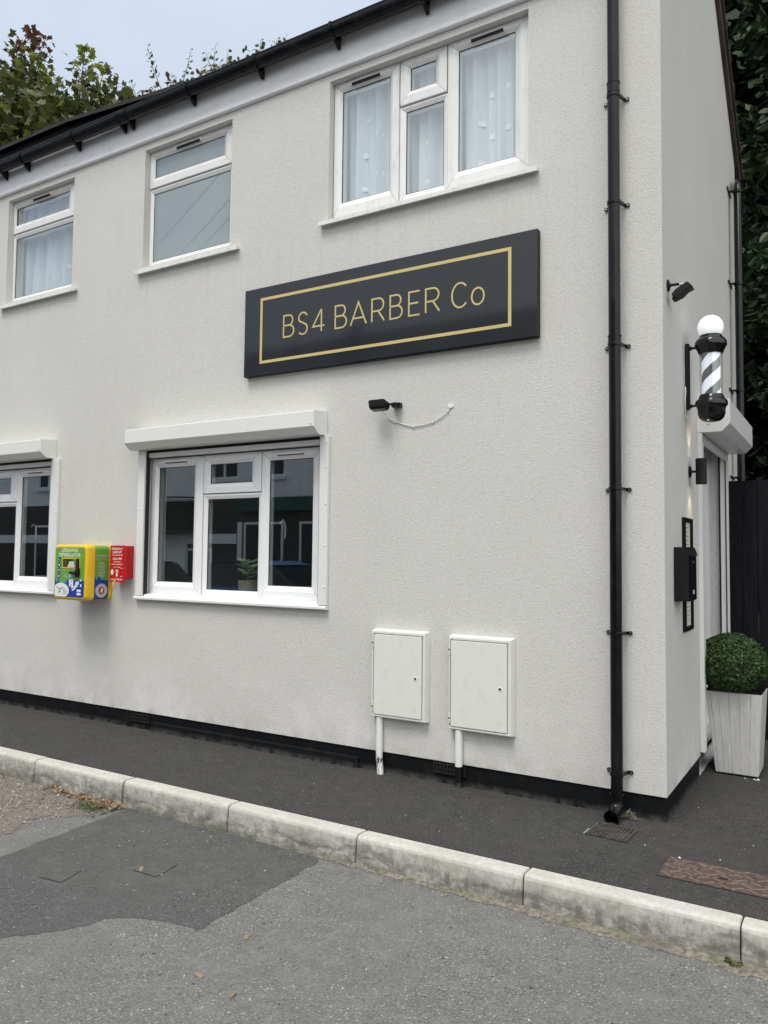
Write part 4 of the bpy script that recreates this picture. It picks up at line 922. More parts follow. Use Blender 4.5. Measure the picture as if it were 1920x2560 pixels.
# ---------------- red bleed-kit box
e = empty('bleed_kit_box', (-4.47, 0, 1.23)); tag(e, 'small red emergency bleed kit box right of the defibrillator', 'first-aid box')
mb = B(-4.556, -4.384, -.095, -.001, 1.262, 1.537); mb.box(-4.556, -4.384, -.086, -.03, 1.255, 1.262); mb.build('box', 'red', e, bevel=.002, seg=1)
mb = B(-4.562, -4.380, -.103, -.0955, 1.228, 1.540); ld = mb.build('lid', 'red', e, bevel=.0015, seg=1)
mb = MB(); yy = -.1036; xc = -4.472
for txt, z, h_, w_ in (('EMERGENCY', 1.502, .018, .140), ('BLEED KIT', 1.474, .018, .112), ('TO STOP BLOOD LOSS', 1.452, .010, .135), ('CALL 999', 1.416, .020, .115), ('WHEN CALLING', 1.396, .009, .090), ('AMBULANCE SERVICE', 1.374, .009, .140), ('REMEMBER', 1.352, .006, .09), ('PULL TO REMOVE', 1.243, .014, .142)):
    text_into(mb, txt, (xc, yy, z), (1, 0, 0), (0, 0, 1), h_, w_, align='C', bold=.02)
mb.poly([(xc - .006, yy, 1.310), (xc + .008, yy, 1.310), (xc + .008, yy, 1.290), (xc + .016, yy, 1.290), (xc + .001, yy, 1.268), (xc - .014, yy, 1.290), (xc - .006, yy, 1.290)])
for k in range(6): disc(mb, xc - .058 + .010 * math.cos(k * PI / 3), 1.312 + .016 * math.sin(k * PI / 3), .009, yy - .0002 * k, 10)
disc(mb, xc - .058, 1.312, .009, yy - .0014, 10)
for z in (1.330, 1.322, 1.314): mb.box(xc - .018, xc + .018, yy - .0002, yy + .0002, z - .002, z + .002)
for z in (1.346, 1.278): mb.box(xc + .042, xc + .074, yy - .0002, yy + .0002, z - .0015, z + .0015)
mb.build('lettering', 'white_sticker', ld)
mb = MB(); mb.prism([(-4.476, 1.262), (-4.470, 1.265), (-4.492, 1.228), (-4.500, 1.205), (-4.516, 1.196), (-4.524, 1.212), (-4.506, 1.232)], lambda u, v, t: (u, t, v), -.108, -.104); mb.build('pull_tag', 'yellow_tag', e)

# ---------------- security light on the gable
e = empty('security_camera', (0, .143, 3.06)); tag(e, 'small black security camera on a short arm, high on the gable wall', 'security camera')
mb = MB(); mb.lathe([(.036, .001), (.036, .006), (.028, .010), (.012, .016), (.0085, .018), (.0085, .066), (.006, .068)], (0, .143, 3.108), 20, 'x'); mb.build('mount', 'blackmatt', e)
mb = MB(); mb.tube([(.060, .143, 3.108), (.074, .143, 3.104), (.080, .143, 3.085)], .0065, 8); mb.lathe([(.0, -.011), (.009, -.007), (.011, 0), (.009, .007), (.0, .011)], (.083, .143, 3.100), 12, cap=False); mb.build('swivel', 'steel', e)
mb = MB(); mb.prism([(.027, 3.040), (.052, 3.068), (.070, 3.078), (.118, 3.104), (.146, 3.072), (.112, 3.058), (.082, 3.030), (.044, 3.016)], lambda u, v, t: (u, t, v), .100, .186)
mb.box(.030, .05, .112, .174, 3.010, 3.03); mb.build('body', 'blackmatt', e, bevel=.003, seg=2)

# ---------------- barber pole
e = empty('barber_pole', (.155, .69, 2.36)); tag(e, 'lit black barber pole with white spiral stripe and round white globe', 'barber pole')
cx_, cy_ = .156, .69
mb = B(.001, .026, .668, .712, 2.450, 2.882); mb.build('wall_bar', 'blackmatt', e, bevel=.003)
for z in (2.852, 2.472):
    mb = MB(); mb.tube([(.024, .69, z), (.08, .69, z)], .008, 10); mb.lathe([(.014, 0), (.014, .01)], (.03, .69, z), 12, 'x'); mb.build('arm', 'blackmatt', e)
mb = MB(); mb.lathe([(.001, 2.903), (.055, 2.906), (.062, 2.919), (.066, 2.921), (.070, 2.905), (.080, 2.900), (.092, 2.885), (.097, 2.872), (.097, 2.852), (.090, 2.845), (.086, 2.830), (.080, 2.824), (.076, 2.806), (.068, 2.797), (.001, 2.797)], (cx_, cy_, 0), 40, cap=False); mb.build('top_cap', 'blackgloss', e)
mb = MB(); mb.lathe([(.001, 2.536), (.066, 2.536), (.072, 2.528), (.078, 2.514), (.080, 2.506), (.092, 2.498), (.098, 2.488), (.098, 2.466), (.088, 2.455), (.084, 2.44), (.083, 2.41), (.074, 2.385), (.055, 2.368), (.03, 2.361), (.001, 2.360)], (cx_, cy_, 0), 40, cap=False); mb.build('bottom_cap', 'blackgloss', e)
mb = MB(); mb.lathe([(.001, -.079)] + [(.079 * math.sin(R(t)), -.079 * math.cos(R(t))) for t in range(10, 180, 8)] + [(.001, .079)], (cx_, cy_, 2.974), 40, cap=False); gb = mb.build('globe', 'globe', e)
mb = MB(); mb.smooth = True; nn, mm = 96, 80; rr = .056; zz0, zz1 = 2.534, 2.799
for j in range(mm + 1):
    for k in range(nn): t = 2 * PI * k / nn; mb.v.append((cx_ + rr * math.cos(t), cy_ + rr * math.sin(t), zz0 + (zz1 - zz0) * j / mm))
for j in range(mm):
    for k in range(nn):
        ph = (2 * k / nn - (j / mm) * (zz1 - zz0) / .147 + .30) % 1.0; mb.cur = 1 if ph < .55 else 0
        mb.face((j * nn + k, j * nn + (k + 1) % nn, (j + 1) * nn + (k + 1) % nn, (j + 1) * nn + k))
mb.build('striped_drum', ['drum', 'stripe'], e)
mb = MB(); mb.lathe([(.069, 2.53), (.069, 2.80)], (cx_, cy_, 0), 40, cap=False); mb.build('clear_tube', 'tubeglass' if 'tubeglass' in MAT else 'glass', e)
mb = MB(); mb.tube([(.01, .62, 2.585), (.016, .60, 2.56), (.012, .60, 2.50), (.010, .62, 2.43), (.008, .66, 2.385), (.008, .69, 2.40), (.012, .70, 2.44)], .004, 6); c2 = mb.build('loose_cable', 'cable', e)

# ---------------- up-and-down wall lamp
e = empty('wall_lamp', (.07, .79, 1.97)); tag(e, 'black cylinder up-and-down wall lamp glowing warm beside the door', 'wall lamp')
mb = MB(); mb.lathe([(.040, .001), (.040, .005), (.032, .012), (.010, .014), (.008, .014), (.008, .045)], (0, .79, 2.055), 24, 'x'); mb.build('mount', 'blackmatt', e)
mb = MB(); mb.lathe([(.031, .012), (.0345, 0), (.0345, .168), (.031, .156)], (.074, .79, 1.971), 32, cap=False); mb.build('lamp_shade', 'blackmatt', e)
mb = MB(); mb.lathe([(.0305, 0), (.0305, .002)], (.074, .79, 1.978), 24); mb.build('bulb', 'lamp_glow', e); mb = MB(); mb.lathe([(.0305, 0), (.0305, .002)], (.074, .79, 2.130), 24); mb.build('bulb', 'lamp_glow', e)
for nm, z, rx_ in (('lamp_beam_up', 2.150, PI), ('lamp_beam_down', 1.960, 0)):
    ld_ = bpy.data.lights.new(nm, 'SPOT'); ld_.energy = 1.6; ld_.spot_size = R(92); ld_.spot_blend = .9; ld_.color = (1., .78, .48); ld_.shadow_soft_size = .015
    lo = bpy.data.objects.new(nm, ld_); col.objects.link(lo); lo.location = (.060, .79, z); lo.rotation_euler = (rx_, 0, 0)

# ---------------- mailbox and posters
e = empty('mailbox', (.045, .36, 1.23)); tag(e, 'black letterbox on the gable wall in front of the framed posters', 'letterbox')
mb = B(.001, .086, .247, .460, 1.230, 1.552); mb.build('box', 'blackmatt', e, bevel=.003)
mb = B(.0862, .094, .250, .458, 1.234, 1.500); dr2 = mb.build('door', 'blackgloss', e, bevel=.003)
mb = MB(); mb.prism([(.086, 1.548), (.100, 1.510), (.104, 1.500), (.086, 1.505)], lambda u, v, t: (u, t, v), .252, .456); mb.build('flap', 'blackmatt', e)
mb = MB(); mb.lathe([(.009, 0), (.009, .003)], (.0942, .355, 1.462), 12, 'x'); mb.build('lock', 'steel', dr2)
mb = B(.0942, .0952, .330, .375, 1.272, 1.296); mb.build('sticker', 'grey_sticker', dr2)
for (z0_, z1_, lab) in ((1.398, 1.743, 'upper black-framed price list beside the door, partly behind the letterbox'), (1.025, 1.372, 'lower black-framed notice beside the door, below the letterbox')):
    e = empty('framed_notice', (0, .66, z0_)); tag(e, lab, 'notice', 'framed notices beside the door')
    for q in ((.512, .572, z0_, z1_), (.752, .812, z0_, z1_), (.572, .752, z1_ - .028, z1_), (.572, .752, z0_, z0_ + .028)):
        pass
    mb = MB(); O = (.512, .812, z0_, z1_); I = (.572, .752, z0_ + .030, z1_ - .028); b = 0
    for f_, x in ((0, .001), (0, .016), (.15, .018), (1, .015), (1, .006)):
        q = [o_ + (i_ - o_) * f_ for o_, i_ in zip(O, I)]; mb.v += [(x, q[0], q[2]), (x, q[1], q[2]), (x, q[1], q[3]), (x, q[0], q[3])]
    for i in range(4):
        for k in range(4): k2 = (k + 1) % 4; mb.face((i * 4 + k, i * 4 + k2, i * 4 + 4 + k2, i * 4 + 4 + k))
    mb.build('frame', 'black', e)
    mb = B(.004, .007, .570, .754, z0_ + .028, z1_ - .026); pp_ = mb.build('paper', 'paper', e)
    mb = MB()
    n_ = 9
    for i in range(n_):
        z = z1_ - .060 - i * .027; ww = (.10, .06, .08, .05, .09)[i % 5]
        if z > z0_ + .05: mb.box(.0073, .0078, .662 - ww / 2, .662 + ww / 2, z - .004, z)
    mb.build('print', 'ink', pp_)

# ---------------- planter and clipped box ball
e = empty('planter', (.20, 1.417, 0)); tag(e, 'tall tapered whitewashed wooden planter by the door', 'planter')
bz, tz = .012, .565; bx0, bx1, by0, by1 = .072, .342, 1.258, 1.574; tx0, tx1, ty0, ty1 = .016, .374, 1.235, 1.606
mb = MB(); mb.v = [(bx0, by0, bz), (bx1, by0, bz), (bx1, by1, bz), (bx0, by1, bz), (tx0, ty0, tz), (tx1, ty0, tz), (tx1, ty1, tz), (tx0, ty1, tz)]
for q in ((0, 3, 2, 1), (4, 5, 6, 7), (0, 1, 5, 4), (1, 2, 6, 5), (2, 3, 7, 6), (3, 0, 4, 7)): mb.face(q)
mb.build('body', 'planter', e, bevel=.004)
for f_ in (.085, .225, .41, .60, .80):
    mb = MB(); wv = lambda k: .0016 * math.sin(k * 9 + f_ * 40)
    for k in range(8):
        a, b_ = k / 8, (k + 1) / 8
        def P(t, s_, side):
            x = (bx0 + (bx1 - bx0) * f_) * (1 - t) + (tx0 + (tx1 - tx0) * f_) * t + s_ * .0011 + wv(t); y = by0 * (1 - t) + ty0 * t; z = bz + (tz - bz) * t; return (x, y - .0008, z)
        mb.poly([P(a, -1, 0), P(a, 1, 0), P(b_, 1, 0), P(b_, -1, 0)])
        def Q(t, s_):
            y = (by0 + (by1 - by0) * f_) * (1 - t) + (ty0 + (ty1 - ty0) * f_) * t + s_ * .0011 + wv(t); x = bx1 * (1 - t) + tx1 * t; return (x + .0008, y, bz + (tz - bz) * t)
        mb.poly([Q(a, -1), Q(a, 1), Q(b_, 1), Q(b_, -1)])
    mb.build('board_joint', 'groove', e)
mb = B(bx0 + .012, bx1 - .012, by0 + .012, by1 - .012, 0, .013); mb.build('foot', 'black', e)
mb = MB(); mb.prism([(tx0 + .004, ty0 + .004), (tx1 - .004, ty0 + .004), (tx1 - .004, ty1 - .004), (tx0 + .004, ty1 - .004)], lambda u, v, t: (u, v, t), tz - .001, tz + .018); mb.build('liner', 'black', e, bevel=.003)

def box_ball():
    rd = random.Random(3); c = Vector((.170, 1.345, .755)); rx_, ry_, rz_ = .232, .245, .208
    mb = MB()
    N = 17000
    for i in range(N):
        u = rd.uniform(-.93, 1); t = rd.uniform(0, 2 * PI); s_ = math.sqrt(1 - u * u); d = Vector((s_ * math.cos(t), s_ * math.sin(t), u))
        bumpy = 1 + .05 * noise.noise(d * 4) + .04 * noise.noise(d * 13) + (.05 * rd.random() if rd.random() < .03 else 0)
        k = (1 - abs(rd.gauss(0, .07))) * bumpy
        sq = max(0, -d.z) * .06
        p = c + Vector((d.x * rx_ * (k + sq), d.y * ry_ * (k + sq), d.z * rz_ * k))
        if p.z < .572 or (p.x < .02 and p.y < 1.19): continue
        n = (d + Vector((rd.gauss(0, .55), rd.gauss(0, .55), rd.gauss(0, .55) + .25))).normalized()
        a = n.orthogonal().normalized(); a = Matrix.Rotation(rd.uniform(0, 2 * PI), 3, n) @ a; b_ = n.cross(a); L = rd.uniform(.010, .016); W = L * .46
        q = [p - a * L, p + b_ * W - a * L * .1 + n * .0012, p + a * L, p - b_ * W - a * L * .1 + n * .0012]
        b0 = len(mb.v); mb.v += [tuple(x) for x in q] + [tuple(p - n * .001)]
        mb.face((b0, b0 + 1, b0 + 4)); mb.face((b0 + 1, b0 + 2, b0 + 4)); mb.face((b0 + 2, b0 + 3, b0 + 4)); mb.face((b0 + 3, b0, b0 + 4))
    e = empty('box_topiary', (c.x, c.y, .57)); tag(e, 'clipped round box topiary growing in the white planter', 'topiary')
    mb.build('foliage', 'box_leaf', e)
    m2 = MB(); m2.smooth = True; m2.lathe([(.001, .575)] + [(rx_ * .86 * math.sqrt(max(0, 1 - ((z - c.z) / (rz_ * .88)) ** 2)), z) for z in [.58 + .34 * k / 12 for k in range(12)]] + [(.001, .935)], (c.x, c.y, 0), 24, cap=False); m2.build('dark_core', 'deep_leaf', e)  # solid dark core, shade between the leaves put into its colour
    m3 = MB().tube([(c.x, c.y, .575), (c.x, c.y, .75)], .012, 8); m3.build('stem', 'bark', e)
box_ball()

# ---------------- black fence
e = empty('timber_fence', (2.5, 2.52, 0)); tag(e, 'tall black vertical-board fence behind the planter', 'fence')
x = .004; i = 0; mb = MB()
while x < 6.0:
    wd = rnd.uniform(.108, .124); dy = rnd.uniform(-.005, .005) + (.010 if i % 2 else 0); B(x + .002, x + wd - .001, 2.50 + dy, 2.522 + dy, .02, 2.140 + rnd.uniform(-.006, .004)).build('board', 'fence', e, bevel=.002, seg=1); x += wd; i += 1
for z in (.4, 1.2, 1.9): B(.0, 6.0, 2.536, 2.58, z, z + .08).build('rail', 'fence', e)

# ---------------- pavement and road ironwork
e = empty('drain_grate', (-.225, -.32, 0)); tag(e, 'black slotted drain grate under the downpipe shoe', 'drain grate')
ga = R(-3)
def gpt(u, v, z): return (-.224 + u * math.cos(ga) - v * math.sin(ga), -.316 + u * math.sin(ga) + v * math.cos(ga), z)
def gbox(mb, u0, u1, v0, v1, z0, z1):
    b = len(mb.v); mb.v += [gpt(u, v, z) for z in (z0, z1) for v in (v0, v1) for u in (u0, u1)]
    for q in ((0, 2, 3, 1), (4, 5, 7, 6), (0, 1, 5, 4), (2, 6, 7, 3), (0, 4, 6, 2), (1, 3, 7, 5)): mb.face([b + i for i in q])
mb = MB(); gbox(mb, -.108, .108, -.100, .100, .001, .004); mb.build('sump_shade', 'gap', e)  # dark plate lying on the tarmac, painted shade for a pit
mb = MB()
for q in ((-.110, .110, -.104, -.092), (-.110, .110, .092, .104), (-.110, -.099, -.092, .092), (.099, .110, -.092, .092)): gbox(mb, *q, .002, .011)
for k in range(1, 10): u = -.099 + .198 * k / 10; gbox(mb, u - .003, u + .003, -.092, .092, .004, .0095)
for k in range(1, 6): v = -.092 + .184 * k / 6; gbox(mb, -.099, .099, v - .006, v + .006, .004, .0088)
mb.build('grille', 'iron', e)
mb = MB(); gbox(mb, -.124, -.120, -.095, -.01, .0005, .003); mb.build('paint_mark', 'pale_sticker', e)

e = empty('manhole_cover', (.42, -.63, 0)); tag(e, 'rusty brown ribbed iron cover set in the pavement at right', 'manhole cover')
mb = B(.104, .736, -.766, -.494, .0005, .002); mb.build('frame', 'gap', e)
mb = B(.108, .732, -.762, -.498, .0025, .0045); mb.build('plate', 'rust', e)
mb = MB()
for i in range(10):
    for j in range(5):
        cx0 = .140 + i * .062 + (.031 if j % 2 else 0); cy0 = -.735 + j * .052
        if cx0 > .705: continue
        ax = Vector((1, .8 if (i + j) % 2 else -.8, 0)).normalized(); mb.obox((cx0, cy0, .0052), ax, Vector((-ax.y, ax.x, 0)), Vector((0, 0, 1)), .029, .0055, .0014)
tag(mb.build('rib', 'rust_light', e), kind='stuff')
mb = B(.36, .40, -.655, -.640, .0044, .0069); mb.build('keyhole', 'gap', e)
for (c, lab) in ((((-2.628, -2.090), (-2.655, -1.945), (-2.507, -1.918), (-2.470, -2.070)), 'small square checkered cover, left of two in the road patch'), (((-2.298, -1.776), (-2.285, -1.624), (-2.145, -1.604), (-2.128, -1.772)), 'small square checkered cover with a dead leaf, right of two in the patch')):
    C = [Vector((p[0], p[1])) for p in c]; cen = sum(C, Vector((0, 0))) / 4
    e = empty('utility_cover', (cen.x, cen.y, -.15)); tag(e, lab, 'utility cover', 'small utility covers in the road patch')
    def bl(u, v, z): p = C[0].lerp(C[3], u).lerp(C[1].lerp(C[2], u), v); return (p.x, p.y, z)
    mb = MB(); mb.poly([bl(0, 0, -.1525), bl(1, 0, -.1525), bl(1, 1, -.1525), bl(0, 1, -.1525)])
    mb.build('frame', 'gap', e)
    mb = MB(); f_ = .035; mb.poly([bl(f_, f_, -.1515), bl(1 - f_, f_, -.1515), bl(1 - f_, 1 - f_, -.1515), bl(f_, 1 - f_, -.1515)]); mb.build('plate', 'iron_mid', e)
    mb = MB(); n_ = 10
    for k in range(n_ + 1):
        t = f_ + (1 - 2 * f_) * k / n_; d = .011
        for a, b_ in (((t - d, f_), (t + d, 1 - f_)), ((f_, t - d), (1 - f_, t + d))):
            z = -.1507 if a[1] == f_ else -.1504
            mb.poly([bl(a[0], a[1], z), bl(b_[0], a[1], z), bl(b_[0], b_[1], z), bl(a[0], b_[1], z)])
    mb.build('raised_grid', 'iron_light', e)

# ---------------- loose things on the ground
def pebble(mb, p, r, rd):
    b = len(mb.v); n = 6
    mb.v += [(p[0] + r * rd.uniform(.7, 1.1) * math.cos(2 * PI * k / n), p[1] + r * rd.uniform(.7, 1.1) * math.sin(2 * PI * k / n), p[2]) for k in range(n)]
    mb.v += [(p[0] + r * .6 * rd.uniform(.6, 1.1) * math.cos(2 * PI * k / n), p[1] + r * .6 * rd.uniform(.6, 1.1) * math.sin(2 * PI * k / n), p[2] + r * rd.uniform(.45, .8)) for k in range(n)]
    for k in range(n): k2 = (k + 1) % n; mb.face((b + k, b + k2, b + n + k2, b + n + k))
    mb.face([b + n + k for k in range(n)])
rd = random.Random(21); mb = MB()
for i in range(1500):
    x = -3.25 - abs(rd.gauss(0, 1.0)) - .05; y = -1.13 - abs(rd.gauss(0, .38))
    if y < -2.1 or x < -8: continue
    pebble(mb, (x, y, -.150), rd.uniform(.003, .008) * (2.0 if rd.random() < .08 else 1), rd)
tag(mb.build('loose_gravel', 'stone'), 'loose gravel scattered over the soil at the left', 'gravel', kind='stuff')
mb = MB(); rd = random.Random(5)
for i in range(420):
    x = rd.uniform(-4, 1.2); y = rd.uniform(-4.2, -1.15); pebble(mb, (x, y, -.1495 if (-3 < x < -1.6 and y > -2) else -.155), rd.uniform(.0018, .0042), rd)
tag(mb.build('stone_chips', 'chip'), 'tiny pale stone chips scattered on the road', 'stone chips', kind='stuff')
mb = MB()
for (x, y, r_) in ((.262, 1.225, .006), (.318, 1.235, .008), (.340, 1.236, .011), (.327, 1.225, .006), (-.03, -.40, .004), (.155, -.48, .008), (.33, -.40, .005), (.1, .4, .004), (.45, -.1, .004)): pebble(mb, (x, y, 0), r_, rd)
for i in range(60): pebble(mb, (rd.uniform(-4.5, .8), rd.uniform(-.95, -.05), 0), rd.uniform(.0012, .003), rd)
tag(mb.build('stone_chips', 'chip'), 'white chips on the pavement by the planter foot', 'stone chips', kind='stuff')
# grit line in the gutter
mb = MB(); N = 260; rd = random.Random(9)
xsg = [-1.62 + (3.6 + 1.62) * i / N for i in range(N + 1)]
def gwid(x): return (.012 + .052 * max(0, min(1, (x + 1.6) / 2.2))) * (1 + .8 * noise.noise(Vector((x * 7, 0, 2))) + .4 * noise.noise(Vector((x * 26, 5, 0))))
for i, x in enumerate(xsg):
    ww = max(.008, gwid(x)); y0 = -1.098
    mb.v += [(x, y0, -.139), (x, y0 - ww * .45, -.1465 + .004 * noise.noise(Vector((x * 40, 1, 1)))), (x, y0 - .008 - ww, -.1535)]
for i in range(N):
    for k in range(2): a = i * 3 + k; mb.face((a, a + 1, a + 4, a + 3))
tag(mb.build('gutter_grit', 'grit'), 'mossy sandy grit lying along the foot of the kerb', 'grit', kind='stuff')
mb = MB()
for i in range(900):
    x = rd.uniform(-1.6, 3); y = -1.115 - abs(rd.gauss(0, .3)) * gwid(x) * 1.6; pebble(mb, (x, y, -.1515), rd.uniform(.0015, .0045), rd)
tag(mb.build('gutter_gravel', 'stone'), 'fine gravel along the kerb foot', 'gravel', kind='stuff')
# dead leaves
def flat_leaf(mb, p, L, rd, curl=.25):
    n = (Vector((rd.gauss(0, .35), rd.gauss(0, .35), 1))).normalized(); a = n.orthogonal().normalized(); a = Matrix.Rotation(rd.uniform(0, 6.28), 3, n) @ a; b_ = n.cross(a)
    out = [(-1, 0), (-.55, .45), (0, .42), (.3, .62), (.55, .25), (1, 0), (.5, -.3), (.28, -.6), (0, -.38), (-.5, -.5)]
    b0 = len(mb.v); p = Vector(p)
    mb.v.append(tuple(p)); mb.v += [tuple(p + a * u * L + b_ * v * L + n * (curl * L * (u * u * .6 + v * v) * rd.uniform(.6, 1.4))) for u, v in out]
    for k in range(len(out)): mb.face((b0, b0 + 1 + k, b0 + 1 + (k + 1) % len(out)))
rd = random.Random(4); mb = MB()
for i in range(190):
    t = rd.random() ** .8; x = -3.90 + .80 * t; y = -1.125 - abs(rd.gauss(0, .028 + .09 * max(0, t - .35))); flat_leaf(mb, (x, y, -.142 + rd.uniform(0, .012)), rd.uniform(.009, .026), rd, .5)
tag(mb.build('leaf_litter', 'dead_leaf'), 'heap of dry brown leaves against the kerb at left', 'leaf litter', kind='stuff')
mb = MB()
for i in range(420):
    x = rd.gauss(-3.30, .075); y = rd.gauss(-1.255, .035); h = rd.uniform(.012, .030); an = rd.uniform(0, 6.28); dx, dy = math.cos(an), math.sin(an)
    mb.poly([(x - dy * .0018, y + dx * .0018, -.15), (x + dy * .0018, y - dx * .0018, -.15), (x + dx * h * .9, y + dy * h * .9, -.15 + h)])
tag(mb.build('grass_tuft', 'grass'), 'low patch of grass beside the leaf heap', 'grass', kind='stuff')
for (x, y, L, lab) in ((-1.082, -2.366, .026, 'curled orange-brown leaf on the road, nearest the camera'), (-1.329, -1.999, .020, 'thin reddish leaf on the road below the patch corner'), (-1.284, -2.328, .020, 'faded brown leaf left of the curled orange one'), (-2.262, -1.748, .021, 'orange leaf lying on the checkered cover')):
    mb = MB(); flat_leaf(mb, (x, y, -.1535 if y < -1.9 else -.1485), L, rd, .35); tag(mb.build('fallen_leaf', 'dead_leaf'), lab, 'leaf', 'single fallen leaves on the road')
# weeds
def weed(x, y, z, n, L, lab):
    mb = MB(); r2 = random.Random(int(x * 100))
    for k in range(n):
        an = 2 * PI * k / n + r2.uniform(-.25, .25); d = Vector((math.cos(an), math.sin(an) * .8, 0)); s_ = Vector((-d.y, d.x, 0)); l = L * r2.uniform(.6, 1.1); p = Vector((x, y, z)); w2 = l * .13
        P = [p, p + d * l * .35 + s_ * w2 + Vector((0, 0, l * .35)), p + d * l * .75 + s_ * w2 * .9 + Vector((0, 0, l * .38)), p + d * l + Vector((0, 0, l * .18)), p + d * l * .75 - s_ * w2 * .9 + Vector((0, 0, l * .38)), p + d * l * .35 - s_ * w2 + Vector((0, 0, l * .35))]
        mb.poly(P)
    tag(mb.build('weed', 'grass'), lab, 'weed', 'weeds at the kerb foot')
weed(.485, -1.125, -.152, 11, .055, 'star-shaped green weed at the kerb joint, lower right'); weed(.195, -1.112, -.150, 6, .022, 'tiny green weed under the middle of the long kerbstone')
mb = MB()
for i in range(160):
    x = rd.gauss(-.195, .022); y = rd.gauss(-.035, .014); pebble(mb, (x, y, rd.uniform(0, .01) + max(0, .05 - abs(x + .2)) * rd.random()), rd.uniform(.002, .005), rd)
tag(mb.build('moss', 'moss_mat' if 'moss_mat' in MAT else 'grit'), 'yellowish moss behind the downpipe shoe', 'moss', kind='stuff')

# ---------------- trees
def leaf_maple(mb, p, n, a, L):
    b_ = n.cross(a); out = [(-.25, 0), (-.45, .55), (.0, .45), (.15, 1.0), (.45, .5), (1.15, .0), (.45, -.5), (.15, -1.0), (.0, -.45), (-.45, -.55)]
    b0 = len(mb.v); mb.v.append(tuple(p + n * .0)); mb.v += [tuple(p + (a * u + b_ * v) * L * .5 - n * L * .10 * (abs(v) + abs(u) * .5)) for u, v in out]
    for k in range(len(out)): mb.face((b0, b0 + 1 + k, b0 + 1 + (k + 1) % len(out)))
def leaf_oval(mb, p, n, a, L, W=.3):
    b_ = n.cross(a); out = [(-.5, 0), (-.2, W), (.2, W * .9), (.6, 0), (.2, -W * .9), (-.2, -W)]
    b0 = len(mb.v); mb.v += [tuple(p + (a * u + b_ * v) * L - n * L * .25 * abs(v)) for u, v in out]; mb.face((b0, b0 + 1, b0 + 2, b0 + 3)); mb.face((b0, b0 + 3, b0 + 4, b0 + 5))
def rdir(rd, up=.3): return Vector((rd.gauss(0, 1), rd.gauss(0, 1), rd.gauss(0, 1) + up)).normalized()

